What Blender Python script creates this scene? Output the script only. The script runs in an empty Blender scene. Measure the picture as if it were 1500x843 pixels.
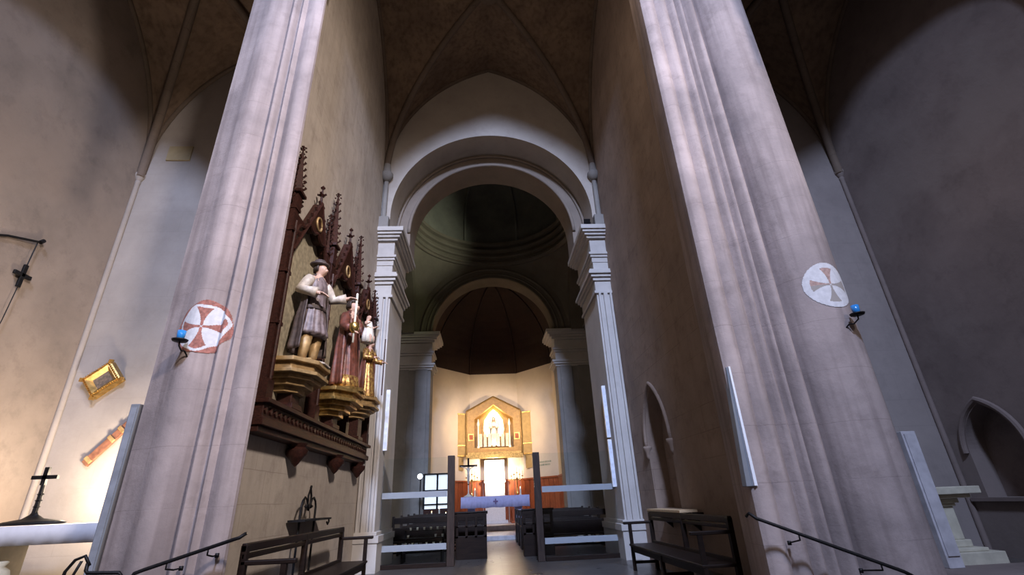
import bpy, bmesh, math, random
from mathutils import Vector, Matrix, noise
random.seed(7)
PI = math.pi
SC = bpy.context.scene
COL = SC.collection
LIFT = 1.35          # heights below are measured from the camera; the whole scene is lifted at the end

# ------------------------------------------------------------------ materials
def nt_new(name):
    m = bpy.data.materials.new(name); m.use_nodes = True
    nt = m.node_tree; nt.nodes.clear()
    out = nt.nodes.new('ShaderNodeOutputMaterial'); b = nt.nodes.new('ShaderNodeBsdfPrincipled')
    nt.links.new(b.outputs[0], out.inputs[0])
    return m, nt, b

def N(nt, t, **kw):
    n = nt.nodes.new(t)
    for k, v in kw.items(): setattr(n, k, v)
    return n

def ramp(nt, src, stops):
    r = N(nt, 'ShaderNodeValToRGB'); nt.links.new(src, r.inputs[0])
    e = r.color_ramp.elements
    e[0].position, e[0].color = stops[0][0], (*stops[0][1], 1)
    e[1].position, e[1].color = stops[-1][0], (*stops[-1][1], 1)
    for p, c in stops[1:-1]:
        x = e.new(p); x.color = (*c, 1)
    return r

def mathn(nt, op, a, b=None, c=None):
    n = N(nt, 'ShaderNodeMath', operation=op)
    for i, v in enumerate((a, b, c)):
        if v is None: continue
        if isinstance(v, (int, float)): n.inputs[i].default_value = v
        else: nt.links.new(v, n.inputs[i])
    return n.outputs[0]

def mixc(nt, fac, a, b, mode='MIX'):
    n = N(nt, 'ShaderNodeMix', data_type='RGBA', blend_type=mode)
    if isinstance(fac, (int, float)): n.inputs[0].default_value = fac
    else: nt.links.new(fac, n.inputs[0])
    for i, v in ((6, a), (7, b)):
        if isinstance(v, tuple): n.inputs[i].default_value = (*v, 1)
        else: nt.links.new(v, n.inputs[i])
    return n.outputs[2]

def masonry(name, c1, c2, stain=(0.1, 0.07, 0.05), stain_amt=0.3, joint=0.45, joint_w=0.012, joint_dark=0.5, vert=0.9,
            patch=None, rough=0.9, bump=0.35, scale=1.0, streak=0.0):
    """lime-washed ashlar: mottled colour, worn patches, thin courses of joints"""
    m, nt, b = nt_new(name)
    tc = N(nt, 'ShaderNodeTexCoord'); P = tc.outputs['Object']
    n1 = N(nt, 'ShaderNodeTexNoise'); n1.inputs['Scale'].default_value = 0.9*scale; n1.inputs['Detail'].default_value = 8; n1.inputs['Roughness'].default_value = 0.62
    nt.links.new(P, n1.inputs[0])
    col = ramp(nt, n1.outputs[0], [(0.32, c2), (0.68, c1)]).outputs[0]
    n2 = N(nt, 'ShaderNodeTexNoise'); n2.inputs['Scale'].default_value = 2.6*scale; n2.inputs['Detail'].default_value = 10; n2.inputs['Roughness'].default_value = 0.7
    nt.links.new(P, n2.inputs[0])
    mk = ramp(nt, n2.outputs[0], [(0.52, (0, 0, 0)), (0.72, (1, 1, 1))]).outputs[0]
    col = mixc(nt, mathn(nt, 'MULTIPLY', mk, stain_amt), col, stain)
    if patch:
        n3 = N(nt, 'ShaderNodeTexNoise'); n3.inputs['Scale'].default_value = 0.45*scale; n3.inputs['Detail'].default_value = 5
        nt.links.new(P, n3.inputs[0])
        pk = ramp(nt, n3.outputs[0], [(0.5, (0, 0, 0)), (0.6, (1, 1, 1))]).outputs[0]
        col = mixc(nt, mathn(nt, 'MULTIPLY', pk, 0.7), col, patch)
    if streak:
        mp = N(nt, 'ShaderNodeMapping'); mp.inputs['Scale'].default_value = (5, 5, 0.25); nt.links.new(P, mp.inputs[0])
        n4 = N(nt, 'ShaderNodeTexNoise'); n4.inputs['Scale'].default_value = 1.6; n4.inputs['Detail'].default_value = 6; nt.links.new(mp.outputs[0], n4.inputs[0])
        sk = ramp(nt, n4.outputs[0], [(0.45, (0, 0, 0)), (0.7, (1, 1, 1))]).outputs[0]
        col = mixc(nt, mathn(nt, 'MULTIPLY', sk, streak), col, stain)
    h = n2.outputs[0]
    if joint:
        sx = N(nt, 'ShaderNodeSeparateXYZ'); nt.links.new(P, sx.inputs[0])
        wob = mathn(nt, 'MULTIPLY', n2.outputs[0], 0.03)
        z = mathn(nt, 'ADD', sx.outputs[2], wob)
        rowf = mathn(nt, 'DIVIDE', mathn(nt, 'ADD', z, 50.0), joint)
        row = mathn(nt, 'FLOOR', rowf); fr = mathn(nt, 'FRACT', rowf)
        hz = mathn(nt, 'LESS_THAN', fr, joint_w/joint)
        along = mathn(nt, 'ADD', mathn(nt, 'ADD', sx.outputs[0], sx.outputs[1]), wob)
        off = mathn(nt, 'MULTIPLY', mathn(nt, 'FRACT', mathn(nt, 'MULTIPLY', row, 0.377)), vert)
        vf = mathn(nt, 'FRACT', mathn(nt, 'DIVIDE', mathn(nt, 'ADD', mathn(nt, 'ADD', along, off), 50.0), vert))
        vz = mathn(nt, 'LESS_THAN', vf, joint_w/vert)
        jj = mathn(nt, 'MAXIMUM', hz, vz)
        # the joints come and go under the plaster
        n5 = N(nt, 'ShaderNodeTexNoise'); n5.inputs['Scale'].default_value = 0.8; nt.links.new(P, n5.inputs[0])
        vis = ramp(nt, n5.outputs[0], [(0.4, (0, 0, 0)), (0.62, (1, 1, 1))]).outputs[0]
        jj = mathn(nt, 'MULTIPLY', jj, vis)
        col = mixc(nt, mathn(nt, 'MULTIPLY', jj, joint_dark), col, stain)
        h = mathn(nt, 'SUBTRACT', h, mathn(nt, 'MULTIPLY', jj, 0.8))
    nt.links.new(col, b.inputs['Base Color'])
    b.inputs['Roughness'].default_value = rough
    bp = N(nt, 'ShaderNodeBump'); bp.inputs['Strength'].default_value = bump; bp.inputs['Distance'].default_value = 0.03
    nt.links.new(h, bp.inputs['Height']); nt.links.new(bp.outputs[0], b.inputs['Normal'])
    return m

def plain(name, c, rough=0.6, metal=0.0, var=0.15, scale=8.0, bump=0.1, emit=None, estr=0, c2=None):
    m, nt, b = nt_new(name)
    tc = N(nt, 'ShaderNodeTexCoord')
    n = N(nt, 'ShaderNodeTexNoise'); n.inputs['Scale'].default_value = scale; n.inputs['Detail'].default_value = 5
    nt.links.new(tc.outputs['Object'], n.inputs[0])
    lo = c2 if c2 else tuple(x*(1-var) for x in c); hi = c if c2 else tuple(min(1, x*(1+var)) for x in c)
    r = ramp(nt, n.outputs[0], [(0.35, lo), (0.65, hi)])
    nt.links.new(r.outputs[0], b.inputs['Base Color'])
    b.inputs['Roughness'].default_value = rough; b.inputs['Metallic'].default_value = metal
    if bump:
        bp = N(nt, 'ShaderNodeBump'); bp.inputs['Strength'].default_value = bump; bp.inputs['Distance'].default_value = 0.01
        nt.links.new(n.outputs[0], bp.inputs['Height']); nt.links.new(bp.outputs[0], b.inputs['Normal'])
    if emit:
        b.inputs['Emission Color'].default_value = (*emit, 1); b.inputs['Emission Strength'].default_value = estr
    return m

def wood(name, c1, c2, rough=0.45, axis=(1, 12, 12)):
    m, nt, b = nt_new(name)
    tc = N(nt, 'ShaderNodeTexCoord'); mp = N(nt, 'ShaderNodeMapping'); mp.inputs['Scale'].default_value = axis
    nt.links.new(tc.outputs['Object'], mp.inputs[0])
    n = N(nt, 'ShaderNodeTexNoise'); n.inputs['Scale'].default_value = 2.5; n.inputs['Detail'].default_value = 7; n.inputs['Distortion'].default_value = 1
    nt.links.new(mp.outputs[0], n.inputs[0])
    r = ramp(nt, n.outputs[0], [(0.35, c2), (0.65, c1)]); nt.links.new(r.outputs[0], b.inputs['Base Color'])
    b.inputs['Roughness'].default_value = rough; b.inputs['Specular IOR Level'].default_value = 0.2
    bp = N(nt, 'ShaderNodeBump'); bp.inputs['Strength'].default_value = 0.15; bp.inputs['Distance'].default_value = 0.005
    nt.links.new(n.outputs[0], bp.inputs['Height']); nt.links.new(bp.outputs[0], b.inputs['Normal'])
    return m

def glass_mat(name, tint=(0.9, 0.95, 0.95)):
    m, nt, b = nt_new(name)
    b.inputs['Base Color'].default_value = (*tint, 1); b.inputs['Roughness'].default_value = 0.02
    b.inputs['Transmission Weight'].default_value = 1.0; b.inputs['IOR'].default_value = 1.2
    return m

def floor_mat():
    m, nt, b = nt_new('stone_floor_tiles')
    tc = N(nt, 'ShaderNodeTexCoord'); P = tc.outputs['Object']
    br = N(nt, 'ShaderNodeTexBrick', offset=0.0); br.inputs['Scale'].default_value = 1
    br.inputs['Brick Width'].default_value = 0.5; br.inputs['Row Height'].default_value = 0.5
    br.inputs['Mortar Size'].default_value = 0.008; br.inputs['Mortar Smooth'].default_value = 0.2
    br.inputs['Color1'].default_value = (.085, .075, .07, 1); br.inputs['Color2'].default_value = (.06, .053, .05, 1); br.inputs['Mortar'].default_value = (.03, .025, .02, 1)
    nt.links.new(P, br.inputs[0])
    n = N(nt, 'ShaderNodeTexNoise'); n.inputs['Scale'].default_value = 3; n.inputs['Detail'].default_value = 8; nt.links.new(P, n.inputs[0])
    c = mixc(nt, 0.35, br.outputs[0], ramp(nt, n.outputs[0], [(0.3, (.04, .035, .032)), (0.7, (.12, .105, .095))]).outputs[0])
    nt.links.new(c, b.inputs['Base Color'])
    rr = ramp(nt, n.outputs[0], [(0.3, (.27,)*3), (0.7, (.33,)*3)]); nt.links.new(rr.outputs[0], b.inputs['Roughness'])
    bp = N(nt, 'ShaderNodeBump'); bp.inputs['Strength'].default_value = 0.15; bp.inputs['Distance'].default_value = 0.01
    nt.links.new(br.outputs[1], bp.inputs['Height']); bp.invert = True; nt.links.new(bp.outputs[0], b.inputs['Normal'])
    return m

M = {}
M['pier'] = masonry('pale_ashlar', (.43, .345, .32), (.24, .195, .185), stain=(.17, .13, .12), stain_amt=.5, joint=.62, joint_w=.010, joint_dark=.35, vert=30.0, streak=.6, bump=.5)
M['wall'] = masonry('limewashed_wall', (.50, .43, .36), (.37, .315, .265), stain=(.13, .09, .07), stain_amt=.35, joint=.42, joint_w=.012, joint_dark=.3, vert=.85, streak=.15)
M['wall_r'] = masonry('brown_plaster_wall', (.36, .27, .215), (.25, .185, .15), stain=(.11, .07, .05), stain_amt=.45, joint=.42, joint_w=.014, joint_dark=.4, vert=.85, streak=.1)
M['wall_ll'] = masonry('worn_aisle_wall', (.31, .25, .21), (.22, .178, .15), stain=(.11, .085, .075), stain_amt=.4, joint=.0, patch=(.27, .21, .17))
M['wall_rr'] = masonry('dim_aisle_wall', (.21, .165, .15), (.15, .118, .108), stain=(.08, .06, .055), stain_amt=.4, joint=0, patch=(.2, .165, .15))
M['back_l'] = masonry('smooth_chapel_wall', (.37, .325, .295), (.28, .245, .22), stain=(.2, .17, .15), stain_amt=.25, joint=.5, joint_w=.012, joint_dark=.2, vert=1.1, bump=.15)
M['vault'] = masonry('vault_stone', (.24, .165, .11), (.15, .10, .07), stain=(.05, .03, .02), stain_amt=.5, joint=.0, streak=.5)
M['rib'] = masonry('rib_stone', (.17, .125, .095), (.11, .08, .06), stain=(.06, .04, .03), stain_amt=.4, joint=.5, joint_w=.014, vert=5)
M['grey'] = masonry('grey_dressed_stone', (.50, .47, .44), (.41, .38, .36), stain=(.2, .17, .15), stain_amt=.2, joint=0, bump=.12)
M['arch'] = masonry('arch_plaster', (.46, .41, .36), (.38, .33, .29), stain=(.2, .15, .12), stain_amt=.2, joint=0, bump=.12)
M['apse'] = masonry('cream_plaster', (.62, .53, .44), (.54, .46, .38), stain=(.4, .32, .25), stain_amt=.15, joint=0, bump=.08)
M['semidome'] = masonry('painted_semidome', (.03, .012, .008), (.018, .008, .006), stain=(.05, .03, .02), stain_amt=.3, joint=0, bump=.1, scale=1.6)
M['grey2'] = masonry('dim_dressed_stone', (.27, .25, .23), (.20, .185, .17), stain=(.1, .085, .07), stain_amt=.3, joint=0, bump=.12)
M['arch2'] = masonry('shaded_arch_plaster', (.15, .125, .095), (.105, .087, .066), stain=(.08, .06, .05), stain_amt=.3, joint=0, bump=.12)  # darker copy of the arch plaster: the crossing's shade put into the colour
M['arch3'] = masonry('shaded_brown_plaster', (.27, .22, .18), (.21, .17, .14), stain=(.12, .09, .07), stain_amt=.25, joint=0, bump=.12)  # recessed inner order, its shade painted in as a darker brown
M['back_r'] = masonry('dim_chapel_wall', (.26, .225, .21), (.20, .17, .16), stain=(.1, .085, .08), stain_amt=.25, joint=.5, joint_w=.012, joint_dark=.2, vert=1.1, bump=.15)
M['dome'] = masonry('dome_plaster', (.19, .18, .15), (.12, .115, .1), stain=(.05, .045, .04), stain_amt=.3, joint=0, bump=.1)
M['floor'] = floor_mat()
M['dark'] = wood('dark_varnished_wood', (.018, .010, .007), (.009, .005, .004), .45)
M['walnut'] = wood('carved_walnut', (.05, .017, .012), (.022, .008, .006), .5, (12, 2, 12))
M['panelwood'] = wood('red_panelling', (.33, .085, .03), (.2, .05, .02), .45, (14, 14, 1.5))
M['doorwood'] = wood('door_edge_wood', (.05, .034, .028), (.028, .019, .016), .5, (10, 10, 1))
M['iron'] = plain('wrought_iron', (.012, .011, .012), .55, .6, .3, 30)
M['gold'] = plain('worn_gilding', (.50, .32, .11), .34, .85, .3, 14, .3)
M['ochre'] = plain('ochre_gesso', (.36, .23, .10), .5, .25, .25, 12, .3)
M['backing'] = plain('painted_back_panel', (.33, .28, .19), .7, 0, .25, 14, .2)
M['cloth'] = plain('white_linen', (.72, .72, .78), .85, 0, .04, 10, .1)
M['lilac'] = plain('lilac_altar_cloth', (.42, .41, .62), .85, 0, .06, 10, .1)
M['marble'] = plain('grey_marble', (.45, .43, .45), .35, 0, .15, 5, .05)
M['whitebox'] = plain('white_enamel', (.75, .77, .82), .4, 0, .03, 4, 0)
M['greybox'] = plain('grey_enamel', (.19, .20, .22), .45, 0, .05, 4, 0)
M['white'] = plain('white_limewash', (.60, .58, .585), .9, 0, .08, 20, .1)
M['redpaint'] = plain('faded_red_paint', (.33, .13, .10), .9, 0, .3, 25, .1)
M['palered'] = plain('worn_pink_paint', (.40, .26, .22), .9, 0, .25, 25, .1)
M['blueglass'] = plain('blue_votive_glass', (.03, .22, .55), .15, 0, .15, 6, 0)
M['glass'] = glass_mat('clear_glass')
M['frost'] = plain('frosted_band', (.26, .28, .31), .55, 0, .04, 4, 0)
M['skin'] = plain('painted_flesh', (.46, .28, .2), .5, 0, .1, 20, .05)
M['hair'] = plain('painted_dark_hair', (.03, .018, .012), .6, 0, .3, 30, .3)
M['darkrobe'] = plain('dark_brown_robe', (.06, .04, .035), .6, 0, .35, 14, .3)
M['greyrobe'] = plain('grey_mauve_tunic', (.20, .15, .145), .55, 0, .3, 16, .3, c2=(.11, .08, .08))
M['palesleeve'] = plain('pale_sleeve_paint', (.45, .38, .31), .55, 0, .2, 16, .2)
M['redrobe'] = plain('red_brown_robe', (.17, .05, .03), .5, .1, .35, 16, .3, c2=(.09, .03, .02))
M['goldrobe'] = plain('gilded_brocade', (.6, .36, .1), .4, .6, .5, 22, .4, c2=(.16, .05, .02))
M['whiterobe'] = plain('white_painted_cloth', (.6, .55, .48), .6, 0, .12, 14, .2)
M['wax'] = plain('candle_wax', (.8, .74, .6), .5, 0, .03, 6, 0)
M['niche'] = plain('niche_gold_lining', (.26, .15, .045), .5, .2, .15, 10, .1)
M['shutter'] = plain('gold_painted_shutter', (.32, .21, .08), .55, .2, .1, 6, .05)
M['lamp_warm'] = plain('warm_lamp_glow', (.9, .7, .4), .5, 0, 0, 4, 0, (1, .74, .38), 25)
M['lamp_white'] = plain('white_spot_glow', (.9, .9, .9), .5, 0, 0, 4, 0, (.8, .9, 1), 14)
M['pane_reflect'] = plain('reflection_glow', (.8, .82, .85), .5, 0, .02, 4, 0, (.85, .9, 1), .75)  # emission stands in for a reflection of the entrance windows
M['flame'] = plain('candle_flame', (1, .7, .3), .5, 0, 0, 4, 0, (1, .66, .28), 12)
M['paper'] = plain('white_paper', (.75, .75, .75), .8, 0, .03, 4, 0)
M['text'] = plain('grey_green_lettering', (.2, .24, .18), .8, 0, .1, 4, 0)
M['picture'] = plain('dark_painting', (.28, .2, .14), .5, 0, .5, 25, .1, c2=(.12, .1, .08))
M['stone_y'] = plain('yellowish_altar_stone', (.46, .43, .34), .7, 0, .1, 8, .15)
M['brass'] = plain('polished_brass', (.75, .48, .16), .25, .95, .1, 8, 0)
M['pinkstone'] = plain('pinkish_shelf', (.55, .36, .28), .6, 0, .1, 8, .1)

# ------------------------------------------------------------------ helpers
def tag(o, label=None, cat=None, group=None, kind=None):
    if label: o['label'] = label
    if cat: o['category'] = cat
    if group: o['group'] = group
    if kind: o['kind'] = kind
    return o

def mk(name, bm, mat, parent=None, smooth=False, bevel=0, recenter=True, angle=None):
    """link bm as one mesh object; coordinates are given in world space"""
    bmesh.ops.recalc_face_normals(bm, faces=bm.faces)
    me = bpy.data.meshes.new(name); 
    if bm.verts and parent is None and recenter:
        xs = [v.co for v in bm.verts]
        c = Vector(((min(v.x for v in xs)+max(v.x for v in xs))/2, (min(v.y for v in xs)+max(v.y for v in xs))/2, min(v.z for v in xs)))
    elif parent is not None:
        c = parent['_w'] if '_w' in parent.keys() else None
        c = Vector(c) if c is not None else Vector((0, 0, 0))
    else: c = Vector((0, 0, 0))
    bmesh.ops.translate(bm, verts=bm.verts, vec=-c)
    bm.to_mesh(me); bm.free()
    mats = mat if isinstance(mat, (list, tuple)) else [mat]
    for x in mats: me.materials.append(x)
    if smooth:
        for p in me.polygons: p.use_smooth = True
        if angle: me.set_sharp_from_angle(angle=math.radians(angle))
    o = bpy.data.objects.new(name, me); COL.objects.link(o)
    o['_w'] = tuple(c)
    if parent is not None: o.parent = parent
    else: o.location = c
    if bevel:
        md = o.modifiers.new('bevel', 'BEVEL'); md.width = bevel; md.segments = 2; md.limit_method = 'ANGLE'
    return o

def thing(name, label, cat, loc, group=None):
    o = bpy.data.objects.new(name, None); COL.objects.link(o); o.location = loc; o['_w'] = tuple(loc)
    o.empty_display_size = .1
    return tag(o, label, cat, group)

def B(): return bmesh.new()

def box(bm, x0, x1, y0, y1, z0, z1, mi=0):
    v = [bm.verts.new((x, y, z)) for x in (x0, x1) for y in (y0, y1) for z in (z0, z1)]
    fs = [bm.faces.new([v[i] for i in q]) for q in ((0, 1, 3, 2), (4, 6, 7, 5), (0, 4, 5, 1), (2, 3, 7, 6), (0, 2, 6, 4), (1, 5, 7, 3))]
    for f in fs: f.material_index = mi
    return v

def boxm(bm, mat4, sx, sy, sz, mi=0):
    """box centred on origin with sizes, through a matrix"""
    v = box(bm, -sx/2, sx/2, -sy/2, sy/2, -sz/2, sz/2, mi)
    bmesh.ops.transform(bm, matrix=mat4, verts=v)
    return v

def tube(bm, pts, r, n=8, cap=True, mi=0):
    pts = [Vector(p) for p in pts]
    rs = r if isinstance(r, (list, tuple)) else [r]*len(pts)
    rings = []; up = None
    for i, p in enumerate(pts):
        a = pts[max(i-1, 0)]; c = pts[min(i+1, len(pts)-1)]
        t = (c-a).normalized()
        if up is None:
            up = Vector((0, 0, 1)) if abs(t.z) < .9 else Vector((1, 0, 0))
        s = t.cross(up)
        if s.length < 1e-5: s = t.cross(Vector((0, 1, 0)))
        s.normalize(); u = s.cross(t).normalized(); up = u
        rings.append([bm.verts.new(p + (s*math.cos(2*PI*k/n)+u*math.sin(2*PI*k/n))*rs[i]) for k in range(n)])
    for a, b in zip(rings, rings[1:]):
        for k in range(n):
            f = bm.faces.new((a[k], a[(k+1) % n], b[(k+1) % n], b[k])); f.material_index = mi
    if cap:
        for q in (rings[0], rings[-1]):
            f = bm.faces.new(q); f.material_index = mi
    return rings

def lathe(bm, prof, c=(0, 0), n=24, sx=1, sy=1, mi=0, a0=0, a1=2*PI, cap=True):
    """prof: (r, z) pairs around the vertical axis at c"""
    full = abs(a1-a0-2*PI) < 1e-6
    m = n if full else n+1
    rings = []
    for r, z in prof:
        rings.append([bm.verts.new((c[0]+r*sx*math.cos(a0+(a1-a0)*k/n), c[1]+r*sy*math.sin(a0+(a1-a0)*k/n), z)) for k in range(m)])
    for a, b in zip(rings, rings[1:]):
        for k in range(n):
            f = bm.faces.new((a[k], a[(k+1) % m], b[(k+1) % m], b[k])); f.material_index = mi
    if cap and full:
        for q in (rings[0], rings[-1]): bm.faces.new(q).material_index = mi
    return rings

def prism(bm, poly, z0, z1, mi=0, axis='z'):
    """extrude a plan polygon (x, y) between z0 and z1; axis 'y': poly is (x, z), 'x': poly is (y, z)"""
    def P(a, b, c):
        return (a, b, c) if axis == 'z' else ((a, c, b) if axis == 'y' else (c, a, b))
    lo = [bm.verts.new(P(a, b, z0)) for a, b in poly]; hi = [bm.verts.new(P(a, b, z1)) for a, b in poly]
    n = len(poly)
    fs = [bm.faces.new(lo), bm.faces.new(hi)] + [bm.faces.new((lo[i], lo[(i+1) % n], hi[(i+1) % n], hi[i])) for i in range(n)]
    for f in fs: f.material_index = mi
    return lo+hi

def structure(name, bm, mat, **k):
    o = mk(name, bm, mat, **k); o['kind'] = 'structure'; return o

# ------------------------------------------------------------------ the shell
XC = 0.3
XL, XR = -3.1, 3.7           # chancel side walls
AL, AR = -7.6, 8.65          # aisle outer walls
YB = 9.0                     # back walls of the side chapels
FL = -1.35
SF = -1.2                    # side chapel floors

def arch_h(t, rise, s):
    """pointed arch: height above the springing at |t| (0 crown, 1 springing)"""
    R = (s*s+rise*rise)/(2*s)
    x = min(abs(t), 1)*s
    return math.sqrt(max(0, R*R-(x+R-s)**2))

def wall_arch(bm, axis, cc, half_l, half_r, p0, p1, zb, zt, r, zs, rise=None, step=40, sill=None, flat=None):
    """a wall of thickness p0..p1 with an arched opening; axis 'x' means the wall runs along x.
    zt may be a function of the running coordinate. sill: floor of the opening (None: open down to zb)"""
    rise = rise or r
    def oz(u):
        d = (u-cc)/r
        if abs(d) >= 1: return None
        if flat: return zs+rise*(1-abs(d)**flat)
        if abs(rise-r) < 1e-6: return zs+math.sqrt(max(0, 1-d*d))*r
        return zs+arch_h(d, rise, r)
    us = [cc-half_l + (half_l-r)*i/8 for i in range(8)] + [cc-r*math.cos(PI*i/step) for i in range(step+1)] + [cc+r+(half_r-r)*i/8 for i in range(1, 9)]
    def top(u): return zt(u) if callable(zt) else zt
    def P(u, p, z): return (u, p, z) if axis == 'x' else (p, u, z)
    def quad(a, b, c, d): 
        bm.faces.new([bm.verts.new(q) for q in (a, b, c, d)])
    for u0, u1 in zip(us, us[1:]):
        m = (u0+u1)/2; inside = abs(m-cc) < r
        a0 = (oz(u0) or zs) if inside else zb
        a1 = (oz(u1) or zs) if inside else zb
        for p in (p0, p1): quad(P(u0, p, a0), P(u1, p, a1), P(u1, p, top(u1)), P(u0, p, top(u0)))
        quad(P(u0, p0, top(u0)), P(u1, p0, top(u1)), P(u1, p1, top(u1)), P(u0, p1, top(u0)))
        if inside:
            quad(P(u0, p0, a0), P(u1, p0, a1), P(u1, p1, a1), P(u0, p1, a0))
            if sill is not None:
                for p in (p0, p1): quad(P(u0, p, zb), P(u1, p, zb), P(u1, p, sill), P(u0, p, sill))
                quad(P(u0, p0, sill), P(u1, p0, sill), P(u1, p1, sill), P(u0, p1, sill))
    lo = zb if sill is None else sill
    for u in (cc-r, cc+r): quad(P(u, p0, lo), P(u, p1, lo), P(u, p1, zs), P(u, p0, zs))
    for u in (us[0], us[-1]): quad(P(u, p0, zb), P(u, p1, zb), P(u, p1, top(u)), P(u, p0, top(u)))
    bmesh.ops.remove_doubles(bm, verts=bm.verts, dist=1e-4)

def vault(x0, x1, y0, y1, zs, rise, n=28):
    bm = B(); cx_, cy_ = (x0+x1)/2, (y0+y1)/2; hx, hy = (x1-x0)/2, (y1-y0)/2
    g = {}
    for i in range(2*n+1):
        for j in range(2*n+1):
            # spacing grows finer towards the springing, where the arch is steep
            u = math.sin((i-n)/n*PI/2); v = math.sin((j-n)/n*PI/2)
            z = zs+max(arch_h(u, rise, max(hx, hy)), arch_h(v, rise, max(hx, hy)))
            g[i, j] = bm.verts.new((cx_+u*hx, cy_+v*hy, z))
    for i in range(2*n):
        for j in range(2*n):
            bm.faces.new((g[i, j], g[i+1, j], g[i+1, j+1], g[i, j+1]))
    r = bmesh.ops.extrude_face_region(bm, geom=bm.faces[:])
    bmesh.ops.translate(bm, verts=[v for v in r['geom'] if isinstance(v, bmesh.types.BMVert)], vec=(0, 0, .25))
    return bm

def rib_curve(bm, a, b, zs, rise, s, r, n=40, start=-1, end=1):
    """an arched rib from a to b (plan points)"""
    pts = []
    for k in range(n+1):
        t = math.sin((start+(end-start)*k/n)*PI/2)
        f = (t+1)/2
        pts.append((a[0]+(b[0]-a[0])*f, a[1]+(b[1]-a[1])*f, zs+arch_h(t, rise, s)-r*.3))
    tube(bm, pts, r, 8)

# floors
bm = B(); box(bm, -2.9, 3.5, 5.2, 30, FL-.2, FL)
structure('floor', bm, M['floor'])
bm = B()
box(bm, -14, 14, -14, 4.0, -1.95, -1.68); box(bm, -3.2, 3.8, 4.0, 4.6, -1.95, -1.57); box(bm, -3.2, 3.8, 4.6, 5.2, -1.95, -1.46)
structure('floor_nave', bm, M['floor'])
bm = B(); box(bm, -8, -2.9, 4.0, 9.2, -1.95, SF); structure('floor_left', bm, M['floor'])
bm = B(); box(bm, 3.5, 9, 4.0, 9.2, -1.95, SF); structure('floor_right', bm, M['floor'])

# chancel side walls
CV_ZS, CV_R = 9.5, 4.75
bm = B()
box(bm, XL-.6, XL, 6.3, 12.6, FL-.2, 15)
structure('wall_left', bm, M['wall'])
bm = B()
wall_arch(bm, 'y', 10.62, 4.22, 1.98, XR, XR+.7, FL-.2, 15, .73, 1.0, rise=1.25, step=30, sill=-.27)
structure('wall_right', bm, M['wall_r'])
bm = B(); box(bm, XR+.38, XR+.72, 9.7, 11.6, -.5, 2.6); structure('wall_right_niche', bm, M['wall_r'])
# moulded surround of that niche
bm = B()
pts = [(XR-.01, 10.62+.80*t, 1.0+arch_h(t, 1.32, .80)) for t in [math.sin(k/14*PI/2) for k in range(-14, 15)]]
tube(bm, pts, .045, 8)
for s in (-1, 1):
    lathe(bm, [(.02, .72), (.05, .8), (.06, .9), (.1, .97), (.1, 1.02)], (XR, 10.62+s*.78), 12)
structure('trim_niche', bm, M['wall_r'], smooth=True)

# side chapels
bm = B(); box(bm, AL-.5, XL-.3, YB, YB+.4, -2, 13); structure('wall_back_left', bm, M['back_l'])
bm = B(); box(bm, AL-.5, AL, 2.5, YB+.2, -2, 13); structure('wall_aisle_left', bm, M['wall_ll'])
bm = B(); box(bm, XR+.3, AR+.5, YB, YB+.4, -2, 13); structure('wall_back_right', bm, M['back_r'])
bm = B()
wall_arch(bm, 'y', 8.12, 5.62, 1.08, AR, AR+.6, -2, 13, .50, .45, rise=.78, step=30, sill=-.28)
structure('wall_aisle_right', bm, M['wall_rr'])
bm = B(); box(bm, AR+.35, AR+.62, 6.7, 8.8, -.5, 1.8); structure('wall_aisle_niche', bm, M['wall_rr'])
bm = B()
pts = [(AR-.01, 8.12+.56*t, .45+arch_h(t, .86, .56)) for t in [math.sin(k/14*PI/2) for k in range(-14, 15)]]
tube(bm, pts, .05, 8)
box(bm, AR-.07, AR+.1, 6.6, 8.9, -.34, -.28)
structure('trim_aisle_niche', bm, M['wall_rr'], smooth=True, angle=40)
# the chapels' outer side, behind the piers
bm = B(); box(bm, -3.93, XL-.58, 6.3, YB+.2, -2, 13); structure('wall_side_left', bm, M['back_l'])
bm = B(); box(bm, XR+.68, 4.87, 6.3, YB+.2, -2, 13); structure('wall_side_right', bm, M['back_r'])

SV_ZS, SV_R, SY0 = 6.9, 3.7, 4.35
VXL, VXR = -3.96, 4.9
structure('ceiling_left', vault(AL, VXL, SY0, YB, SV_ZS, SV_R), M['vault'], smooth=True, angle=25)
structure('ceiling_right', vault(VXR, AR, SY0, YB, SV_ZS, SV_R), M['vault'], smooth=True, angle=25)
structure('ceiling_chancel', vault(XL, XR, 6.4, 12.5, CV_ZS, CV_R), M['vault'], smooth=True, angle=25)

def ribs(name, x0, x1, y0, y1, zs, rise, r, boss=True):
    s = max(x1-x0, y1-y0)/2
    e = r*.6
    bm = B()
    rib_curve(bm, (x0+e, y0+e), (x1-e, y1-e), zs, rise, s, r)
    rib_curve(bm, (x0+e, y1-e), (x1-e, y0+e), zs, rise, s, r)
    for a, b in (((x0, y1-.03), (x1, y1-.03)), ((x0+.03, y0), (x0+.03, y1)), ((x1-.03, y0), (x1-.03, y1))):
        rib_curve(bm, a, b, zs, rise, s, r*.62)
    if boss: lathe(bm, [(.05, zs+rise-.42), (.3, zs+rise-.36), (.36, zs+rise-.22), (.3, zs+rise)], ((x0+x1)/2, (y0+y1)/2), 20)
    structure(name, bm, M['rib'], smooth=True, angle=50)
ribs('trim_vault_chancel', XL, XR, 6.4, 12.5, CV_ZS, CV_R, .105)
ribs('trim_vault_left', AL, VXL, SY0, YB, SV_ZS, SV_R, .09)
ribs('trim_vault_right', VXR, AR, SY0, YB, SV_ZS, SV_R, .09)
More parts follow.
